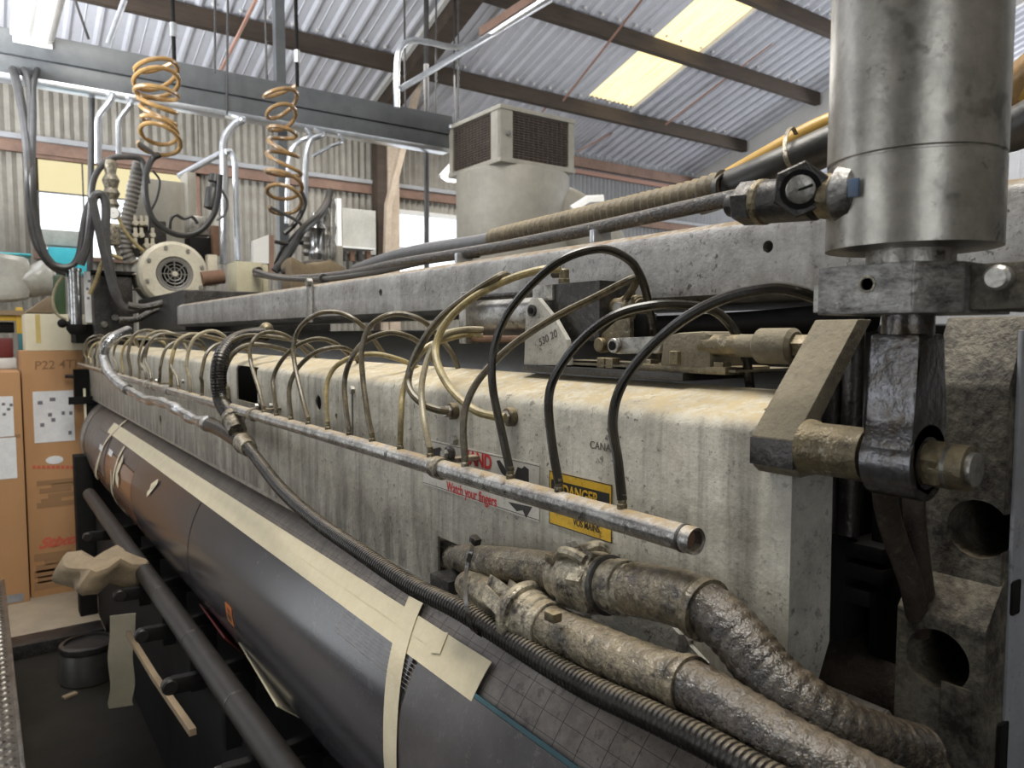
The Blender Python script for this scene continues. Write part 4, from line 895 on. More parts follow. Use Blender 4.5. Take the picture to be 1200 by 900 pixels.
MB().cyl((CX, CY, zb + .001), (CX, CY, zb - .02), .018, n=28).build('rod', m_oily, CV)
zc1 = at(1055, 391, x=CX - .02).z
pts = [(-.020, zc1), (.020, zc1), (.021, zc1 - .065), (.026, zc1 - .08), (.027, zp), (.019, zp - .020), (0, zp - .028), (-.019, zp - .020), (-.027, zp), (-.026, zc1 - .08), (-.021, zc1 - .065)]
o = MB().prism([(CX + x, CY - .0185, z) for x, z in pts], (0, .037, 0), .004).build('rod_end', m_oily, CV)
cut(o, [MB().cyl((CX, CY - .05, zp), (CX, CY + .05, zp), .0195, n=28)])
MB().lathe((CX, CY + .019, zp), (0, -1, 0), [(.0195, 0), (.0285, 0), (.0285, .0375), (.0195, .0375)], 32).build('eye', m_oily, CV)
# lifting arm with pin
AR = thing('lift_arm', 'dusty flat steel arm slanting down from the block to the cross pin', 'arm', (.59, .381, zp - .02))
q = [at(955, 375, y=.40), at(880, 510, y=.40), at(882, 545, y=.40)]
pts = [q[0], q[1], q[2], q[2] + Vector((.008, 0, -.006)), q[2] + Vector((.044, 0, -.004)), q[1] + Vector((.046, 0, .004)), q[1] + Vector((.036, 0, .016)), q[0] + Vector((.024, 0, 0))]
MB().prism([(p.x, .358, p.z) for p in pts], (0, .042, 0), .0015).build('flat_bar', m_arm, AR)
MB().box2((q[1].x - .0012, .3578, q[2].z + .002), (q[1].x + .006, .4002, q[1].z - .001), .0008).build('bar_end', m_dsteel, AR)
MB().lathe((CX, .3575, zp), (0, -1, 0), [(.024, 0), (.0235, .004), (.0215, .008), (.0212, .052), (.019, .0525)], 32).build('pin_boss', m_brassy, AR)
k = MB().cyl((CX, .306, zp), (CX, .232, zp), .0165, n=24).build('cross_pin', m_brassy, AR)
MB().hexa((CX, .2595, zp), (CX, .247, zp), .0185).build('pin_nut', m_brassy, k)
MB().lathe((CX, .246, zp), (0, -1, 0), [(.0165, 0), (.0165, .003), (.014, .004), (.0155, .006), (.0155, .009), (.012, .011), (.012, .018)], 24).build('pin_thread', m_steel, k)
# guide rods behind the arm
for i, (px, yv) in enumerate(((975, .42), (1000, .40), (962, .45))):
    a = at(px, 430, y=yv); MB().cyl((a.x, yv, 1.45), (a.x, yv, 1.66), .010, n=14).build('guide_rod', m_dsteel, label=('dark upright guide rod behind the slanting arm, middle one', 'dark upright guide rod closest to the oily rod end', 'dark upright guide rod mostly hidden by the slanting arm')[i], cat='rod', group='guide rods behind the slanting arm')
# side frame
FX, FY0, FY1 = .70, .26, .325
SF = thing('side_frame', 'thick filthy iron side frame with round holes in its edge', 'frame', (.95, .29, 0))
zf = at(1120, 371, x=FX).z
o = MB().prism([(FX + .02, FY0, 0), (FX + .02, FY0, 1.28), (FX, FY0, 1.31), (FX, FY0, zf - .06), (FX + .03, FY0, zf), (1.5, FY0, zf), (1.5, FY0, 0)], (0, FY1 - FY0, 0), .003).build('frame_plate', m_frame, SF)
c = at(1140, 619, x=FX); frame_o = o; cut(o, [MB().cyl((FX - .05, c.y - .004, c.z), (FX + .22, c.y - .004, c.z), .0255, n=32)])
MB().box2((FX + .012, FY0 - .0035, .3), (1.5, FY0, zf - .012), .001).build('outer_skin', m_frameo, SF)
for px, py, hh in ((1163, 880, .05), (1178, 700, .03)):
    c = at(px + 12, py, y=FY0 - .004); MB().box2((c.x - .008, FY0 - .0045, c.z - hh / 2), (c.x + .008, FY0 - .003, c.z + hh / 2), .002).build('slot', m_blackm, SF)
# lower lug with sloped top
LXF = .672
a, b = at(1052, 718, x=LXF), at(1150, 745, x=LXF)
zu = at(1085, 650, x=FX).z
o = MB().prism([(LXF, FY0 - .001, .9), (LXF, FY0 - .001, b.z + .004), (FX + .012, FY0 - .001, zu), (FX + .06, FY0 - .001, zu), (FX + .06, FY0 - .001, .9)], (0, FY1 + .009 - FY0, 0), .002).build('lower_lug', m_frame, SF)
c = at(1098, 773, x=LXF); cut(o, [MB().cyl((LXF - .03, c.y, c.z), (LXF + .2, c.y, c.z), .0265, n=32)]); cut(frame_o, [MB().cyl((FX - .03, c.y, c.z), (FX + .22, c.y, c.z), .0265, n=32)])
c = at(1080, 893, x=LXF); MB().hexa((LXF + .002, c.y, c.z), (LXF - .016, c.y, c.z), .026).build('hex_bolt', m_brassy, SF)
c = at(1120, 830, x=LXF); MB().box2((LXF - .0015, c.y - .012, c.z - .02), (LXF + .001, c.y + .012, c.z + .02), .0006).build('flaked_paint', m_frame, SF)
# dark hoses and stub shaft between plate and frame
P = spline([at(1035, 560, x=.60), at(1040, 600, x=.62), at(1052, 640, x=.64), at(1068, 685, x=.66), at(1078, 740, x=.69)], 8)
MB().tube(P, .010, 12).build('drain_hose', m_dhose, label='brownish hose dropping behind the cross pin, left of the pair', cat='hose', group='hoses under the cross pin')
P = spline([at(1070, 575, x=.66), at(1072, 610, x=.66), at(1078, 660, x=.67), at(1085, 710, x=.69)], 8)
MB().tube(P, .009, 12).build('drain_hose', m_dhose, label='brownish hose dropping behind the cross pin, closest to the frame', cat='hose', group='hoses under the cross pin')
a = at(1010, 790, x=.75)
MB().cyl((a.x, .335, a.z), (a.x, .52, a.z), .048, n=32, bev=.006).build('stub_shaft', m_dhose, label='dark dirty round shaft stub showing in the gap left of the frame', cat='shaft')
MB().box2((.72, .345, 1.302), (1.5, .385, 1.66), .003).build('gap_shade_panel', m_blackm, SF)  # added black panel, stands in for the deep shade of the gap
for i, (px, py) in enumerate(((1000, 640), (1000, 665), (985, 690))):
    a = at(px, py, x=.70); MB().box2((a.x, a.y - .03, a.z - .012), (a.x + .08, a.y + .05, a.z + .004), .003).build('dark_bracket', m_blackm, label=('dark step bracket in the gap, topmost', 'dark step bracket in the gap, middle', 'dark step bracket in the gap, lowest')[i], cat='bracket', group='brackets in the dark gap')

# ------------------------------------------------------------------ side port valve on the cylinder
vx = CX - .040
p0 = at(1018, 226, x=vx); pe = at(860, 240, x=vx)
VA = thing('port_valve', 'greasy banjo valve with slotted screw on the left of the big cylinder', 'valve', p0)
q = p0.copy()
def vat(px, py): return at(px, py, x=vx)
MB().cyl((q.x + .02, q.y, q.z), (q.x - .0, q.y + .0, q.z), .012, n=20).build('port_boss', m_steel, VA)
ax = (pe - p0).normalized()
def seg(name, px0, px1, r, mat, n=20, bev=.002, parent=None):
    f0, f1 = (1018 - px0) / 158, (1018 - px1) / 158; L = (pe - p0).length
    def along(f): return p0 + (vat(1018 - f * 158, 226 + 14 * f) - p0)
    return MB().cyl(along(f0), along(f1), r, n=n, bev=bev).build(name, mat, parent or VA)
seg('port_washer', 1030, 1012, .0165, m_alu)
k = seg('locking_ring', 1016, 984, .0225, m_scr, 28, .004)
c = at(1000, 220, x=vx - .0222); MB().box((c.x + .0004, c.y, c.z), (.002, .008, .013), None, .0008).build('blue_mark', m_blue, k)
seg('neck', 985, 962, .017, m_brassy, 12)
k = MB().hexa(at(938, 222, x=vx + .012), at(938, 222, x=vx - .022), .021).build('valve_head', m_dsteel, VA)
d_ = (at(938, 222, x=vx - .022) - at(938, 222, x=vx + .012)).normalized(); c = at(938, 222, x=vx - .022)
MB().lathe(c, d_, [(.0115, 0), (.0115, .0012), (.0145, .0012), (.0145, -.001)], 24).build('screw_rim', m_blackm, k)
MB().lathe(c, d_, [(.0105, -.002), (.0105, .0016), (.0095, .0022), (0, .0024)], 24).build('slotted_screw', m_steel, k)
u = (Vector((0, -1, .18))).normalized(); MB().tube([c + d_ * .0024 - u * .0100, c + d_ * .0024 + u * .0100], .0012, 4).build('screw_slot', m_blackm, k)
seg('valve_body', 960, 897, .0175, m_dsteel, 24, .003)
seg('collar', 900, 889, .0185, m_brassy, 24, .002)
seg('hose_nut', 890, 868, .018, m_dsteel, 6, .002)
seg('hose_barb', 870, 855, .010, m_dsteel, 16, .001)

# ------------------------------------------------------------------ hoses lying along the top of the beam
P = [at(p[0], p[1], x=p[2]) for p in ((580, 281, .90), (600, 276, .90), (650, 265, .90), (700, 254, .895), (760, 241, .89), (810, 230, .885), (850, 218, .885))]
MB().ribbed(spline(P, 8), .024, .0165, .0045, 16).build('corrugated_hose', m_chosee, label='dusty tan corrugated hose lying on the big beam', cat='hose')
P = [at(p[0], p[1], x=p[2]) for p in ((300, 322, .88), (340, 326, .88), (400, 322, .87), (470, 308, .86), (540, 297, .855), (600, 287, .85), (700, 267, .85), (790, 247, .85), (860, 232, .845), (885, 229, .82))]
MB().tube(spline(P, 8), .0115, 12).build('beam_hose', m_hose, label='smooth dusty black hose running along the beam top into the valve', cat='hose')
P = [at(p[0], p[1], x=p[2]) for p in ((420, 318, .92), (455, 306, .92), (500, 296, .92), (560, 288, .91), (590, 282, .905))]
MB().tube(spline(P, 8), .024, 12).build('cable_sleeve', m_cable, label='grey taped cable sleeve bulging on the beam left of corrugated hose', cat='sleeve')
P = [at(p[0], p[1], x=p[2]) for p in ((300, 318, .86), (330, 326, .86), (380, 327, .86), (440, 319, .86), (500, 306, .86), (560, 298, .86))]
MB().tube(spline(P, 8), .008, 10).build('beam_cable', m_black, label='thin black cable from the khaki box along the beam top', cat='cable')
P = [at(p[0], p[1], x=p[2]) for p in ((820, 232, .89), (870, 215, .90), (910, 198, .91), (950, 180, .93), (1000, 160, .95), (1080, 140, .98), (1170, 155, 1.0), (1230, 130, 1.0))]
MB().tube(spline(P, 8), .026, 16).build('big_black_hose', m_black, label='fat black printed hose rising behind the big cylinder', cat='hose')
P = [at(p[0], p[1], x=p[2]) for p in ((815, 232, .95), (850, 211, .97), (905, 180, .98), (965, 148, 1.0), (1050, 120, 1.03), (1170, 118, 1.05), (1240, 80, 1.05))]
MB().tube(spline(P, 8), .0155, 12).build('ochre_hose', m_gold, label='ochre yellow hose above the fat black hose', cat='hose')
Z2 = thing('zip_tie', 'pale zip tie standing up round the ochre and fat black hoses', 'tie', at(922, 175, x=.9))
P = [at(p[0], p[1], x=p[2]) for p in ((926, 196, .87), (921, 185, .862), (920, 172, .87), (922, 158, .89), (928, 150, .93), (933, 158, .96))]
MB().strip(spline(P, 6), Vector((0, .003, .0)), .0015).build('strap', m_alu, Z2)
P = [at(p[0], p[1], x=p[2]) for p in ((842, 236, .862), (838, 226, .855), (838, 214, .86), (846, 206, .88), (852, 212, .9))]
MB().strip(spline(P, 6), Vector((0, .004, 0)), .003).build('zip_tie', m_black, label='black zip tie bundling the corrugated hose and black hose', cat='tie')
P = [at(p[0], p[1], x=p[2]) for p in ((1165, 120, 1.05), (1180, 112, 1.05), (1200, 90, 1.05), (1235, 60, 1.05))]
MB().tube(spline(P, 6), .022, 12).build('brown_hose', m_coil2, label='brown hose end right of the big cylinder top', cat='hose')
for q in ((540, 297), (700, 267)):
    c = at(q[0], q[1], x=.845); MB().box((.852, c.y, BZ1 + .012), (.04, .012, .022), None, .003).build('hose_clip', m_conduit, BM)

# ------------------------------------------------------------------ stickers on the cover plate
XS = XP - .0008
def plate_rect(o, name, p0, p1, mat, lift=0.0, th=.0006):
    a, b = at(*p0, x=XS), at(*p1, x=XS)
    return MB().box2((XS - lift - th, b.y, b.z), (XS - lift, a.y, a.z)).build(name, mat, o)
def pz(px, py): return at(px, py, x=XS)
a, b = pz(496, 513), pz(632, 612)
K1 = thing('warning_sticker', 'cream warning sticker with red HAND lettering half behind the pipe', 'sticker', (XS, (a.y + b.y) / 2, b.z))
MB().box2((XS - .0004, b.y, b.z), (XS + .0003, a.y, a.z)).build('vinyl', m_label, K1)
MB().box2((XS - .0006, b.y, a.z - .003), (XS, a.y, a.z - .002)).build('border_line', m_pencil, K1); MB().box2((XS - .0006, b.y, b.z + .002), (XS, a.y, b.z + .003)).build('border_line', m_pencil, K1)
c = pz(543, 541.5); text('HAND', .0195, (XS - .0008, c.y, c.z), m_red, K1, bold=.0009, wide=.92)
c = pz(524, 574); text('Watch your fingers', .0150, (XS - .0008, c.y, c.z - .001), m_red, K1, bold=.0003, wide=.80)
def blob(pts, parent, name, mat): MB().prism([pz(*q) for q in pts], (-.0007, 0, 0)).build(name, mat, parent)
blob([(582, 540), (586, 539), (593, 550), (597, 556), (603, 558), (607, 547), (612, 549), (615, 546), (620, 550), (620, 566), (596, 562), (588, 554)], K1, 'hand_symbol', m_blk)
blob([(596, 588), (624, 594), (617, 607), (613, 598), (606, 599)], K1, 'hand_symbol', m_blk)
blob([(508, 526), (516, 524), (522, 532), (522, 540), (508, 536)], K1, 'hand_symbol', m_blk)
a, b = pz(644, 551), pz(717, 637)
K2 = thing('warning_sticker', 'yellow and black DANGER sticker crossed by the pipe', 'sticker', (XS, (a.y + b.y) / 2, b.z))
MB().box2((XS - .0004, b.y, b.z), (XS + .0003, a.y, a.z)).build('vinyl', m_yel, K2)
for q in ((a.y, a.y - .0012, b.z, a.z), (b.y + .0012, b.y, b.z, a.z), (a.y, b.y, a.z - .0012, a.z), (a.y, b.y, b.z, b.z + .0012)):
    MB().box2((XS - .0006, q[1], q[2]), (XS, q[0], q[3])).build('border_line', m_blk, K2)
t0 = a.z - .0105; MB().box2((XS - .0006, b.y + .004, t0 - .026), (XS, a.y - .004, t0)).build('black_band', m_blk, K2)
text('DANGER', .0135, (XS - .0009, (a.y + b.y) / 2 - .002, t0 - .0165), m_yel, K2, bold=.0004, align='CENTER', wide=.82)
c = pz(690, 617); text('VOS MAINS', .0082, (XS - .0007, c.y + .004, c.z - .0035), m_blk, K2, align='CENTER', wide=.78, bold=.0002)

# ------------------------------------------------------------------ shaft row under the drum
SX, SZ = .44, .832
SH = thing('feed_shaft', 'long dark round shaft running below the drum through the hooked arms', 'shaft', (SX, 2.7, SZ))
MB().cyl((SX, .5, SZ), (SX, 4.35, SZ), .030, n=28).build('shaft_bar', m_shaft, SH)
for px, py in ((212, 741), (262, 810), (176, 690)):
    y = at(px, py, x=SX - .03).y; MB().lathe((SX, y, SZ), (0, 1, 0), [(.030, -.004), (.0312, -.003), (.0312, .003), (.030, .004)], 28).build('score_ring', m_dsteel, SH)
ys_ = [at(px, py, x=SX - .10).y for px, py in ((247, 872), (190, 772), (158, 706), (133, 657), (112, 627), (97, 600))]
for i, y in enumerate(ys_):
    HA = thing('hook_arm', 'dark hooked arm holding the feed shaft, %s from the near end' % ('first', 'second', 'third', 'fourth', 'fifth', 'sixth')[i], 'arm', (SX, y, .6), 'hooked arms along the feed shaft')
    z0 = SZ - .045
    pts = [(SX + .16, z0 - .035), (SX + .16, z0 + .03), (SX - .02, z0 + .012), (SX - .075, z0 + .016), (SX - .10, z0 + .004), (SX - .104, z0 - .012), (SX - .085, z0 - .026), (SX - .03, z0 - .028)]
    MB().prism([(x, y - .012, z) for x, z in pts], (0, .024, 0), .004).build('arm', m_blackm, HA)
    MB().box2((SX + .04, y - .02, .58), (SX + .12, y + .02, z0 - .01), .004).build('post', m_blackm, HA)
    MB().cyl((SX - .085, y - .0135, z0 - .006), (SX - .085, y + .0135, z0 - .006), .020, n=18, bev=.004).build('rounded_tip', m_shaft, HA)
a, b = at(150, 742, x=.40), at(226, 858, x=.40)
MB().tube([a, a.lerp(b, .5) + Vector((0, 0, -.01)), b], .012, 4).build('wooden_strip', m_ctop, label='thin brown wooden strip slanting below the feed shaft', cat='strip')
a, b = at(144, 720, x=.395), at(142, 828, x=.395)
P = [a, a.lerp(b, .2), a.lerp(b, .45) + Vector((-.006, 0, 0)), a.lerp(b, .75) + Vector((.004, 0, 0)), a.lerp(b, .93) + Vector((-.004, 0, 0)), b]
MB().strip(spline(P, 6), Vector((.040, -.012, .0)), .002).build('hanging_tape', m_mask, label='strip of cream tape hanging from the second hooked arm to the dark floor', cat='tape')
a = at(118, 668, y=ys_[3] + .12)
bx = MB(); R = Matrix.Rotation(.3, 4, 'Z') @ Matrix.Rotation(.12, 4, 'Y')
bx.box(a, (.20, .22, .085), R, .02)
bmesh.ops.subdivide_edges(bx.bm, edges=bx.bm.edges[:], cuts=3, use_grid_fill=True)
for v in bx.bm.verts: v.co += Vector((math.sin(v.co.y * 31 + v.co.z * 40) * .014, math.sin(v.co.x * 37) * .010, math.sin(v.co.x * 43 + v.co.y * 27) * .018))
bx.build('paper_rag', m_cloth, label='crumpled tan rag lying over the hooked arms at the far end', cat='rag')
c = at(106, 800, z=.0)
CN = thing('waste_can', 'short black can with shiny rim on the floor by the machine base', 'can', (c.x, c.y + .06, 0))
MB().lathe((c.x, c.y + .06, 0), (0, 0, 1), [(.115, 0), (.12, .005), (.118, .15), (.112, .16)], 28).build('can_body', m_black, CN)
MB().lathe((c.x, c.y + .06, .15), (0, 0, 1), [(.119, 0), (.121, .004), (.119, .03), (.10, .034), (.10, .02)], 28).build('shiny_rim', m_dsteel, CN)
a = at(82, 817, z=.0); MB().box((a.x, a.y, .008), (.06, .03, .014), Matrix.Rotation(.4, 4, 'Z'), .004).build('paper_scrap', m_cloth, label='small scrap lying on the dark floor beside the black can', cat='scrap')
MB().box2((-1.6, 4.46, 0), (.50, 4.62, .07), .006).build('floor_sill', m_dsteel, label='low dark steel sill across the floor in front of the cardboard boxes', cat='sill')
MB().box2((.43, 4.92, 0), (.52, 5.05, .95), .006).build('corner_post', m_blackm, label='black upright post at the far lower corner behind the tan rag', cat='post')

# ------------------------------------------------------------------ tread-plate step
TS = thing('step_platform', 'diamond-tread steel step platform at the lower left edge', 'step', (-.3, 3.3, 0))
TZ = .45
MB().box2((-.7, 1.2, TZ - .012), (.062, 4.36, TZ), .002).build('deck', m_tread, TS)
MB().box2((.052, 1.2, TZ - .07), (.064, 4.37, TZ + .003), .002).build('edge_rail', m_tread, TS)
for x_ in (-.65, .03):
    for y_ in (1.3, 2.8, 4.3): MB().box2((x_ - .02, y_ - .02, 0), (x_ + .02, y_ + .02, TZ - .012)).build('leg', m_dsteel, TS)
b = MB(); k = 0; y = 1.9
while y < 4.34:
    for i in range(18):
        xx = -.681 + i * .042 + (.021 if k % 2 else 0); s = 1 if (i + k) % 2 else -1
        if xx > .05: continue
        u = Vector((.014, .004 * s, 0)); w = Vector((-.0025 * s, .006, 0)); p = Vector((xx, y, TZ))
        v = [b.bm.verts.new(q) for q in (p - u, p - w, p + u, p + w)]; t = b.bm.verts.new(p + Vector((0, 0, .006)) - u * .35); t2 = b.bm.verts.new(p + Vector((0, 0, .006)) + u * .35)
        b.face([v[0], v[1], t]); b.face([v[1], t2, t]); b.face([v[1], v[2], t2]); b.face([v[2], v[3], t2]); b.face([v[3], t, t2]); b.face([v[3], v[0], t])
    y += .024; k += 1
b.build('tread_lugs', m_tread, TS, kind='stuff')

# ------------------------------------------------------------------ cardboard boxes and shelf at the far left
YB = 5.46
def carton(name, label, x0, x1, y0, y1, z1, mat=m_card, z0=0.0, group=None):
    o = thing(name, label, 'box', ((x0 + x1) / 2, (y0 + y1) / 2, z0), group)
    MB().box2((x0, y0, z0), (x1, y1, z1), .006).build('carton', mat, o)
    MB().box2((x0 + .004, (y0 + y1) / 2 - .003, z1 - .001), (x1 - .004, (y0 + y1) / 2 + .003, z1 + .001)).build('flap_seam', m_cardd, o)
    return o
xl, xr = at(30, 550, y=YB).x, at(118, 550, y=YB).x + .06
zt2 = at(70, 411, y=YB).z
B2 = carton('cardboard_box', 'tall brown cardboard box with white cream box on top and red script print', xl, xr, YB, YB + .42, zt2, group='tall cardboard boxes')
def front(o, name, p0, p1, mat, yy, lift=.001):
    a, b = at(*p0, y=yy), at(*p1, y=yy); return MB().box2((a.x, yy - lift - .0008, b.z), (b.x, yy - lift + .0006, a.z)).build(name, mat, o)
front(B2, 'taped_paper', (38, 459), (88, 516), m_paper, YB, .002)
for i, (px, py, w) in enumerate(((44, 470, 6), (56, 484, 5), (60, 490, 5), (47, 496, 5), (72, 482, 4), (80, 470, 4), (81, 482, 4), (80, 505, 4), (58, 466, 7))): front(B2, 'printed_mark', (px, py), (px + w, py + 4), m_ink, YB, .0035)
a = at(64, 539, y=YB); MB().prism([(a.x + .047 * math.cos(k * PI / 10), YB - .002, a.z + .026 * math.sin(k * PI / 10)) for k in range(20)], (0, .0025, 0)).build('hand_hole', m_paper, B2)
for (px0, py0, px1, py1) in ((38, 546, 88, 549), ): 
    for k in range(9): front(B2, 'red_print', (px0 + k * 5.6, py0 - .3), (px0 + k * 5.6 + 4, py1), m_redbox, YB)
for k, (u, v) in enumerate(((60, 88), (46, 84), (56, 88), (48, 72))): front(B2, 'print_line', (u, 567 + 6 * k), (v, 568.6 + 6 * k), m_cardd, YB)
for q in (((43, 564), (88, 565)), ((43, 590), (88, 591)), ((43, 564), (44, 591)), ((87.4, 564), (88.4, 591))): front(B2, 'print_frame', *q, m_cardd, YB)
a = at(45, 643, y=YB); text('Stixor', .062, (a.x, YB - .002, a.z), m_redbox, B2, xd=(1, 0, .02), yd=(0, 0, 1), shear=.45, bold=.004, wide=1.12)
for k, (u, v) in enumerate(((40, 84), (52, 78), (42, 86), (40, 84), (44, 80), (40, 86))): front(B2, 'print_line', (u, 650 + 6.5 * k), (v, 652 + 6.5 * k), m_cardd, YB)
a = at(40, 433, y=YB); text('P22 4TH', .052, (a.x, YB - .002, a.z), m_cardd, B2, xd=(1, 0, .03), yd=(.05, 0, 1), wide=1.0, bold=.0005)
YB1 = 5.40
xl1, xr1 = at(-60, 550, y=YB1).x, at(28.5, 550, y=YB1).x
B1 = carton('cardboard_box', 'tall brown cardboard box at the far left with two stuck papers', xl1 - .2, xr1, YB1, YB1 + .45, at(10, 436, y=YB1).z, group='tall cardboard boxes')
front(B1, 'taped_paper', (-8, 465), (17, 511), m_paper, YB1, .002); front(B1, 'taped_paper', (-8, 514), (20.5, 560), m_paper, YB1, .002)
for px, py in ((2, 472), (8, 478), (3, 484), (11, 473)): front(B1, 'printed_mark', (px, py), (px + 4, py + 3), m_ink, YB1, .0035)
front(B1, 'seam_line', (-20, 511.5), (24, 513), m_cardd, YB1); front(B1, 'blue_strip', (8, 698), (28, 704), m_frameo, YB1, .002)
zc0, zc1 = at(70, 411, y=YB).z, at(60, 368, y=YB).z
CB = carton('cream_box', 'cream box with yellow tape on the tall brown box', at(29.5, 390, y=YB).x, at(87, 390, y=YB).x + .16, YB + .01, YB + .36, zc1, m_cream, zc0 + .001)
front(CB, 'yellow_tape', (41, 368.5), (48, 402), m_tapey, YB + .01)
# shelf rack
YS = 5.95
RK = thing('shelf_rack', 'yellow painted shelf rack left of the cream box', 'rack', (at(24, 400, y=YS).x, YS, 0))
def sb(o, name, p0, p1, dep, mat, yy=YS, bev=.004):
    a, b = at(*p0, y=yy), at(*p1, y=yy); return MB().box2((a.x, yy, b.z), (b.x, yy + dep, a.z), bev).build(name, mat, o)
sb(RK, 'upright', (18, 360), (28, 391), .05, m_yframe); sb(RK, 'beam', (-40, 369), (18.5, 376), .05, m_yframe); sb(RK, 'lower_upright', (21, 391), (29, 412), .05, m_tealb)
sb(RK, 'orange_upright', (20, 412), (30, 470), .05, m_card); a = at(24, 470, y=YS); MB().box2((a.x - .02, YS, 0), (a.x + .02, YS + .05, a.z)).build('foot_post', m_card, RK)
a, b = at(-40, 352, y=YS), at(60, 352, y=YS)
MB().prism([(a.x, YS - .02, at(0, 369, y=YS).z), (at(30, 369, y=YS).x, YS - .02, at(0, 369, y=YS).z), (at(57, 347, y=YS + .5).x, YS + .5, at(0, 369, y=YS).z), (a.x, YS + .5, at(0, 369, y=YS).z)], (0, 0, .03)).build('shelf_board', m_ctop, RK)
sh = at(0, 369, y=YS).z + .031
def sthing(name, label, cat, p0, p1, dep, mat, yy, bev=.01):
    a, b = at(*p0, y=yy), at(*p1, y=yy); return MB().box2((a.x, yy, b.z), (b.x, yy + dep, a.z), bev).build(name, mat, label=label, cat=cat)
sthing('maroon_case', 'maroon case on the shelf above the flat white box', 'case', (-30, 396), (16, 419), .3, m_maroon, YS + .02)
sthing('white_carton', 'flat white carton under the maroon case', 'carton', (-30, 420), (20, 432), .3, m_white, YS + .02)
sthing('orange_carton', 'orange-brown carton under the flat white carton', 'carton', (-30, 433), (21, 470), .3, m_card, YS + .02)
sthing('dark_tray', 'dark tray below the yellow rack beam', 'tray', (-30, 377), (17, 390), .3, m_blackm, YS + .03)
o = thing('plastic_bag', 'cloudy plastic-wrapped bundle on the shelf board', 'bag', at(25, 350, y=YS + .2))
bm_ = MB().box2(at(-30, 350, y=YS + .12), at(37, 300, y=YS + .12) + Vector((0, .3, 0)), .04)
bmesh.ops.subdivide_edges(bm_.bm, edges=bm_.bm.edges[:], cuts=3, use_grid_fill=True)
for v in bm_.bm.verts: v.co += Vector((math.sin(v.co.z * 23 + v.co.y * 7), math.sin(v.co.x * 19), math.sin(v.co.x * 17 + v.co.z * 11))) * .012
bm_.build('bag_body', m_clearb, o)
bm_ = MB().ball(at(45, 328, y=YS + .2), .125, 14); 
for v in bm_.bm.verts: v.co += Vector((math.sin(v.co.z * 33), 0, math.sin(v.co.x * 37))) * .014
bm_.build('bag_bulge', m_clearb, o)
sthing('turquoise_bin', 'turquoise bin rim above the cloudy plastic bundle', 'bin', (-40, 293), (37, 300), .4, m_turq, YS + .5)
sthing('turquoise_tote', 'turquoise tote bin behind the black cable loop under the window', 'bin', (57, 289), (109, 322), .4, m_turq, 7.6)
sthing('grey_tarp_bundle', 'pale grey covered stack above the turquoise tote outside the window', 'bundle', (48, 268), (106, 290), .3, m_clearb, 7.9)
sthing('green_drum', 'dark green drum beside the stainless canister', 'drum', (63, 322), (78, 375), .12, m_green, 5.75)
a, b = at(31, 366, y=YB - .0), at(57, 348, y=YB)
MB().prism([at(30, 366, y=YB + .02), at(57, 347, y=YB + .02), at(63, 352, y=YB + .02), at(63, 367, y=YB + .02)], (0, .25, 0), .003).build('card_flap', m_ctop, label='dark brown card flap on top of the cream box', cat='card')

# ------------------------------------------------------------------ far-end drive unit on the machine
YM = 4.9
def py_(px, py, y=YM): return at(px, py, y=y)
mc = py_(205, 321); mr = py_(245, 321).x - mc.x
MT = thing('drive_motor', 'cream round electric motor with black fan grille on the machine end', 'motor', (mc.x, YM + .2, mc.z - mr))
MB().lathe((mc.x, YM, mc.z), (0, 1, 0), [(mr * .52, .012), (mr * .54, .0), (mr * .9, .0), (mr, .02), (mr, .10), (mr * .93, .11), (mr * .93, .38), (mr * .8, .42)], 48, False).build('motor_body', m_motor, MT)
MB().cyl((mc.x, YM + .02, mc.z), (mc.x, YM + .05, mc.z), mr * .54, n=32).build('grille_backing', m_blackm, MT)
g = MB()
for k in range(1, 6): g.lathe((mc.x, YM + .006, mc.z), (0, 1, 0), [(mr * .1 * k - .004, 0), (mr * .1 * k + .003, -.004), (mr * .1 * k + .003, .004), (mr * .1 * k - .004, .004)], 28)
for k in range(8):
    a = k * PI / 4; g.box((mc.x + math.cos(a) * mr * .28, YM + .008, mc.z + math.sin(a) * mr * .28), (mr * .5, .006, .006), Matrix.Rotation(-a, 4, 'Y'))
g.build('fan_grille', m_roller, MT); MB().cyl((mc.x, YM - .004, mc.z), (mc.x, YM + .01, mc.z), mr * .08, n=14).build('grille_hub', m_motor, MT)
for k in range(8):
    a = k * PI / 4 + .3; MB().cyl((mc.x + math.cos(a) * mr * .82, YM + .002, mc.z + math.sin(a) * mr * .82), (mc.x + math.cos(a) * mr * .82, YM - .01, mc.z + math.sin(a) * mr * .82), .012, n=6).build('cover_bolt', m_steel, MT)
for k in range(14):
    a = 2 * PI * k / 14; MB().box((mc.x + math.cos(a) * mr * .95, YM + .25, mc.z + math.sin(a) * mr * .95), (.03, .26, .008), Matrix.Rotation(-a, 4, 'Y')).build('cooling_fin', m_motor, MT)
MB().box2((mc.x - mr * .7, YM + .12, at(308, 346, y=4.3).z), (mc.x + mr * .7, YM + .36, mc.z - mr * .8), .01).build('motor_foot', m_dsteel, MT)
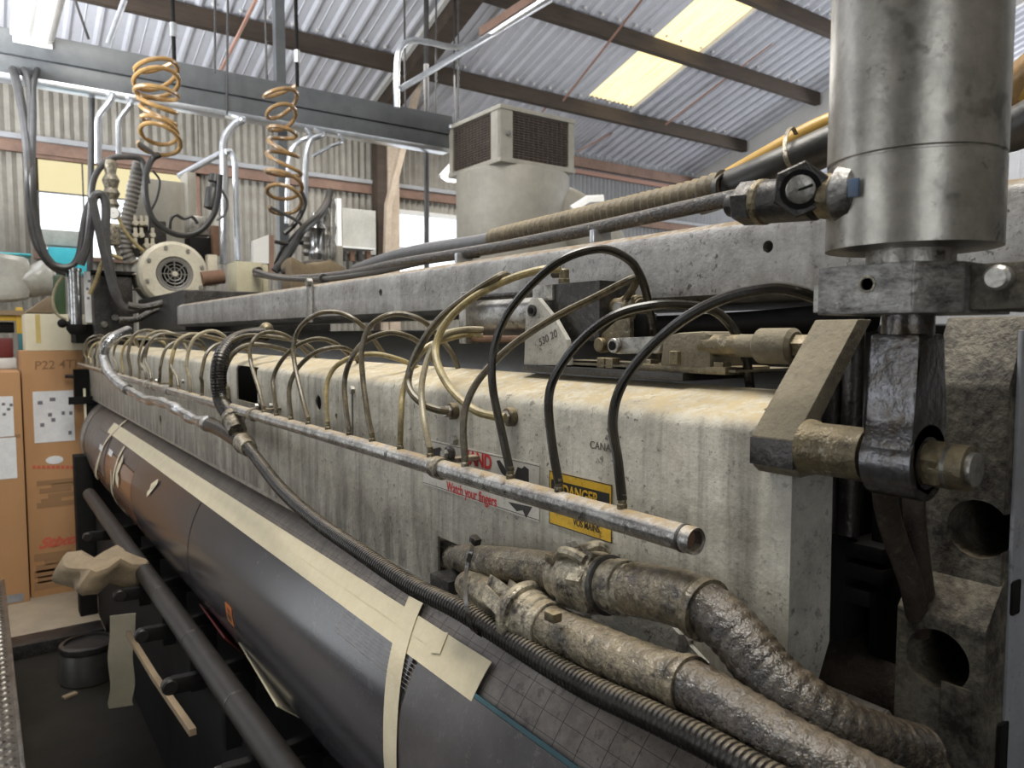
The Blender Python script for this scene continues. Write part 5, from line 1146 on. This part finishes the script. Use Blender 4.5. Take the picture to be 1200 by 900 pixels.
# shaft and khaki box to the right
a = py_(240, 326, 4.8)
MB().cyl(py_(236, 327, 4.9), py_(262, 324, 4.9), .045, n=20).build('rust_coupling', m_rust, label='rust-brown shaft coupling between the cream motor and khaki box', cat='coupling')
KB = thing('junction_box', 'khaki steel junction box on the beam right of the motor', 'box', py_(294, 346, 4.3))
a, b = py_(277, 306, 4.3), py_(308, 346, 4.3)
MB().box2((a.x, 4.3, b.z), (b.x, 4.5, a.z), .006).build('housing', m_box, KB)
MB().box2((b.x, 4.29, b.z + .01), (b.x + .03, 4.52, a.z - .01), .003).build('cover', m_box, KB)
MB().cyl((*py_(300, 318, 4.28).xy, py_(300, 318, 4.28).z), (py_(300, 318, 4.28).x, 4.22, py_(300, 318, 4.28).z), .022, n=14).build('cable_gland', m_dsteel, KB)
MB().box2((.84, 3.95, 1.672), (1.6, 5.25, b.z - .002), .01).build('gear_case', m_dsteel, label='dark gear case beneath the motor at the beam end', cat='case')
P = spline([py_(300, 318, 4.24), py_(318, 323, 4.1), py_(350, 326, 3.9), at(380, 327, x=.86)], 8); MB().tube(P, .016, 10).build('box_cable', m_black, label='black cable leaving the khaki junction box', cat='cable')
# stainless canister, white tag panel, dark cabinet
YC_ = 5.05
a, b = py_(78, 314, YC_), py_(97, 380, YC_)
SC = thing('steel_canister', 'upright stainless canister at the far end left of the motor', 'canister', ((a.x + b.x) / 2, YC_, b.z))
MB().lathe(((a.x + b.x) / 2, YC_, b.z), (0, 0, 1), [((b.x - a.x) / 2, 0), ((b.x - a.x) / 2, a.z - b.z - .02), ((b.x - a.x) / 2 + .006, a.z - b.z - .018), ((b.x - a.x) / 2 + .006, a.z - b.z), (.01, a.z - b.z + .004)], 28).build('canister_body', m_flex, SC)
MB().lathe(((a.x + b.x) / 2, YC_, b.z - .06), (0, 0, 1), [(.03, 0), (.05, .03), (.05, .059)], 16).build('drain_valve', m_blackm, SC)
c = py_(73, 379, YC_); MB().cyl(c, py_(88, 380, YC_), .016, n=10).build('valve_stem', m_blackm, SC); MB().ball(c, .026, 10).build('valve_knob', m_blackm, SC)
MB().tube(spline([py_(76, 320, YC_), py_(66, 335, YC_), py_(62, 352, YC_), py_(67, 368, YC_), py_(78, 375, YC_)], 6), .008, 8).build('drain_tube', m_tubel, SC)
def unit(name, label, cat, p0, p1, yy, dep, mat, bev=.006, group=None):
    a, b = py_(*p0, yy), py_(*p1, yy); return MB().box2((a.x, yy, b.z), (b.x, yy + dep, a.z), bev).build(name, mat, label=label, cat=cat, group=group)
o = thing('tag_panel', 'narrow pale panel with dark marks beside stainless canister', 'panel', py_(102, 378, 5.1))
sb(o, 'panel_sheet', (98, 318), (108, 378), .02, m_paper, 5.1, .002)
for px, py in ((103, 328), (106, 326), (101, 337), (104, 341), (106, 335), (102, 348)): front(o, 'dark_mark', (px, py), (px + 3, py + 3), m_ink, 5.1, .001)
DCB = thing('drive_cabinet', 'dark oily drive cabinet between the pale panel and motor', 'cabinet', py_(135, 410, 5.12))
sb(DCB, 'cabinet_body', (108, 322), (158, 412), .4, m_dsteel, 5.12, .01); sb(DCB, 'top_plate', (106, 316), (160, 323), .42, m_blackm, 5.1, .006)
for px, py in ((122, 380), (135, 372), (118, 395)): a = py_(px, py, 5.11); MB().hexa((a.x, 5.125, a.z), (a.x, 5.10, a.z), .02).build('bolt', m_steel, DCB)
sb(DCB, 'lower_bracket', (88, 380), (130, 402), .3, m_blackm, 5.2, .006)
CP_ = thing('control_cabinet', 'large beige control cabinet behind the black hose loop', 'cabinet', py_(190, 300, 5.5))
sb(CP_, 'cabinet_body', (156, 207), (221, 300), .3, m_beige, 5.5, .008); sb(CP_, 'door_post', (219, 201), (231, 262), .2, m_beige, 5.4, .006)
MFO = thing('valve_manifold', 'dark valve manifold with pale plugs above the motor', 'manifold', py_(170, 300, 5.25))
sb(MFO, 'manifold_body', (152, 256), (196, 302), .12, m_dsteel, 5.3, .006)
for i, px in enumerate((158, 165, 171, 178)):
    for j, py in enumerate((262, 276, 288)):
        if (i + j) % 4 == 3: continue
        a = py_(px, py, 5.28); MB().cyl((a.x, 5.31, a.z), (a.x, 5.24, a.z), .018, n=10, bev=.003).build('plug', m_motor, MFO)
        MB().cyl((a.x, 5.25, a.z + .005), (a.x, 5.25, a.z + .045), .011, n=8).build('port_nipple', m_motor, MFO)
unit('solenoid_unit', 'grey solenoid unit below the black filter bowl', 'valve', (222, 252), (248, 276), 5.2, .15, m_steel); unit('dark_bracket_box', 'black bracket box under the solenoid unit', 'box', (222, 277), (256, 312), 5.2, .15, m_blackm)
unit('rusty_block', 'small rusty block at the right of the solenoid unit', 'block', (249, 264), (258, 300), 5.15, .1, m_rust)
unit('beige_flange', 'beige flange plate between motor and khaki box', 'flange', (243, 298), (256, 335), 5.0, .06, m_motor)
o = thing('filter_bowl', 'black plastic air filter bowl on the tall conduit', 'filter', py_(250, 245, 5.3)); a = py_(247, 244, 5.3); b = py_(253, 205, 5.3); d = b - a
MB().lathe(a, d, [(.02, -.01), (.045, 0), (.05, d.length * .55), (.045, d.length * .6), (.03, d.length * .62), (.03, d.length * .75), (.045, d.length * .78), (.04, d.length)], 18).build('bowl', m_black, o)
MB().tube(spline([a + d * .7 + Vector((.03, 0, 0)), py_(266, 235, 5.3), py_(264, 250, 5.3), py_(254, 258, 5.3)], 6), .008, 8).build('bowl_tube', m_cable, o)
# gauge and stack of fittings
o = thing('pressure_gauge', 'round white pressure gauge on a stack of brass fittings', 'gauge', py_(133, 262, 5.2)); a = py_(133, 250, 5.15)
MB().lathe(a, (-.35, -1, 0), [(.035, -.03), (.037, 0), (.037, .008), (.033, .009)], 24).build('gauge_case', m_steel, o); MB().lathe(a, (-.35, -1, 0), [(.032, .0085), (.032, .010)], 24).build('dial', m_white, o)
MB().box(a + Vector((-.35, -1, 0)).normalized() * .011 + Vector((.006, 0, .006)), (.022, .001, .003), Matrix.Rotation(-.7, 4, 'Y')).build('pointer', m_blk, o)
MB().lathe(py_(131, 246, 5.2), (0, 0, 1), [(.03, 0), (.045, .03), (.03, .06), (.05, .1), (.035, .13), (.05, .18), (.03, .22), (.04, .27), (.03, .3)], 12).build('fitting_stack', m_alu, o)
MB().box(py_(131, 275, 5.2), (.09, .08, .13), None, .01).build('valve_body', m_alu, o); MB().tube(spline([py_(133, 284, 5.2), py_(137, 292, 5.2), py_(140, 302, 5.2)], 4), .012, 8).build('outlet_tube', m_alu, o)
P = spline([py_(153, 306, 5.3), py_(146, 290, 5.3), py_(148, 262, 5.3), py_(154, 235, 5.3), py_(160, 205, 5.3), py_(163, 190, 5.3)], 8); MB().ribbed(P, .042, .03, .008, 12).build('grey_flex_hose', m_roller, label='grey ribbed flexible hose rising left of the beige control cabinet', cat='hose')
P = spline([py_(139, 255, 5.1), py_(147, 272, 5.1), py_(160, 287, 5.1), py_(172, 297, 5.1)], 6); MB().tube(P, .011, 8).build('copper_tube', m_tubeg, label='golden tube slanting from the gauge to the motor top', cat='tube')
# cables
def cab(label, pts, yy, r, mat=m_cable, name='cable', group='cables around the far-end drive unit'):
    return MB().tube(spline([py_(p[0], p[1], yy + (p[2] if len(p) > 2 else 0)) for p in pts], 8), r, 10).build(name, mat, label=label, cat='cable', group=group)
cab('thick black cable, left strand of the bundle hanging from the overhead beam', [(14, 78, .85), (20, 100, .6), (29, 145, .3), (34, 190), (36, 240), (42, 280), (56, 305), (68, 315), (78, 319)], 5.05, .026)
cab('thick black cable, middle strand of the hanging bundle', [(24, 78, .85), (32, 90, .6), (36, 130, .3), (36, 190), (38, 240), (46, 285), (60, 308), (76, 314)], 5.10, .02)
cab('thick black cable, right strand of the hanging bundle', [(44, 80, .85), (39, 100, .6), (39, 140, .3), (38, 200), (41, 250), (50, 290), (63, 310), (82, 312), (92, 300), (97, 270), (102, 245), (112, 230)], 5.02, .018)
cab('black cable climbing right of the window and arching over the fittings', [(94, 310), (103, 285), (107, 255), (110, 232), (118, 228), (124, 240), (124, 280), (130, 320), (140, 352)], 4.98, .024)
cab('black cable arching from the window edge over the control cabinet', [(108, 250), (108, 220), (115, 200), (130, 186), (150, 184), (165, 187), (170, 200), (173, 215)], 5.2, .018)
cab('black hose loop hanging from the coil in front of the beige cabinet', [(187, 181), (178, 187), (171, 205), (171, 232), (179, 256), (195, 270), (215, 276), (235, 270), (250, 252), (256, 230), (258, 205)], 4.92, .018, m_black)
cab('thin black cable curling above the motor', [(199, 272), (200, 258), (206, 252), (215, 256), (225, 254), (232, 262)], 4.95, .010, m_black)
cab('thin dark cable dropping in front of the beige cabinet', [(179, 200), (187, 212), (184, 232), (176, 250), (175, 270)], 5.1, .007, m_black)
cab('thick dark cable sweeping from the cabinet under the motor', [(108, 232), (116, 270), (125, 310), (135, 345), (148, 362), (165, 362), (190, 358)], 4.85, .022)
cab('dusty dark hose lying along the beam end below motor', [(150, 358), (170, 360), (200, 353), (230, 350), (262, 344)], 4.5, .020, m_hose)
cab('second dark hose under the motor along the beam end', [(140, 375), (160, 374), (180, 364), (205, 355)], 4.6, .018, m_hose)
cab('copper-coloured small tube by the dark drive cabinet', [(105, 345), (112, 330), (120, 308), (128, 299), (143, 304)], 5.0, .012, m_tubeg)
# cluster right of the dark post
def hx_(label, pts, yy, r, mat): return cab(label, pts, yy, r, mat, 'black_hose', 'hoses right of the khaki box')
hx_('thick black hose slanting down behind the white card box', [(387, 224, .4), (383, 238, .3), (372, 254, .1), (356, 268), (347, 282), (335, 302), (322, 318)], 4.9, .028, m_black)
hx_('thin black hose hooking down from the brown coil', [(353, 226), (357, 238), (352, 252), (343, 265), (333, 274)], 4.95, .018, m_black)
hx_('dark horizontal hose behind the brown coil tail', [(322, 283), (338, 286), (355, 284)], 4.95, .014, m_black)
hx_('dark hose lying on the beam towards the grey machinery', [(330, 318), (350, 312), (372, 308), (395, 312)], 4.7, .022, m_hose)
o = thing('pump_unit', 'bright machined pump unit right of the brown coil hose', 'pump', py_(370, 305, 5.2))
a = py_(371, 306, 5.2); MB().lathe(a, (0, 0, 1), [(.05, 0), (.06, .05), (.045, .08), (.05, .2), (.07, .23), (.06, .26), (.03, .3), (.03, .34)], 20).build('pump_body', m_flex, o)
for px, py, hh in ((382, 305, .36), (389, 302, .44), (360, 300, .16)):
    b = py_(px, py, 5.25); MB().lathe(b, (0, 0, 1), [(.024, 0), (.036, hh * .15), (.022, hh * .3), (.04, hh * .5), (.024, hh * .6), (.036, hh * .85), (.02, hh)], 12).build('valve_stack', m_steel, o)
MB().box2(py_(388, 318, 5.3), py_(402, 288, 5.3) + Vector((0, .1, 0)), .008).build('pump_base', m_beige, o)
TC = thing('white_card_box', 'white folded card box with a brown side standing behind the junction box', 'box', py_(308, 318, 5.0))
MB().prism([py_(297, 282, 5.0), py_(315, 275, 5.0), py_(315, 309, 5.0), py_(297, 308, 5.0)], (0, .05, 0)).build('card_front', m_white, TC); MB().prism([py_(315.2, 275, 5.0), py_(321, 276, 5.0), py_(321, 320, 5.0), py_(315.2, 320, 5.0)], (0, .05, 0)).build('card_side', m_pink, TC)
o = thing('dust_rag', 'tan crumpled rag lying behind the beam right of the khaki box', 'rag', py_(370, 322, 4.6)); bm_ = MB().box2(py_(340, 343, 4.6), py_(405, 309, 4.6) + Vector((0, .2, 0)), .02)
bmesh.ops.subdivide_edges(bm_.bm, edges=bm_.bm.edges[:], cuts=3, use_grid_fill=True)
for v in bm_.bm.verts: v.co += Vector((0, math.sin(v.co.x * 19), math.sin(v.co.x * 27 + v.co.y * 14))) * .022
bm_.build('cloth', m_cloth, o)
WC = thing('wall_cabinet', 'pale grey wall cabinet on the far wall left of the second window', 'cabinet', at(420, 300, y=8.1))
sb(WC, 'cabinet_body', (401, 243), (441, 299), .25, m_clearb, 8.1, .008); sb(WC, 'cabinet_frame', (395, 232), (401, 296), .2, m_white, 8.1, .004); sb(WC, 'work_ledge', (400, 288), (440, 293), .3, m_white, 7.9, .004)
for i, px in enumerate((402, 411, 420, 430)): sb(WC, 'bottle', (px, 294), (px + 5, 306), .06, m_rust if i % 2 else m_dsteel, 7.95, .004)
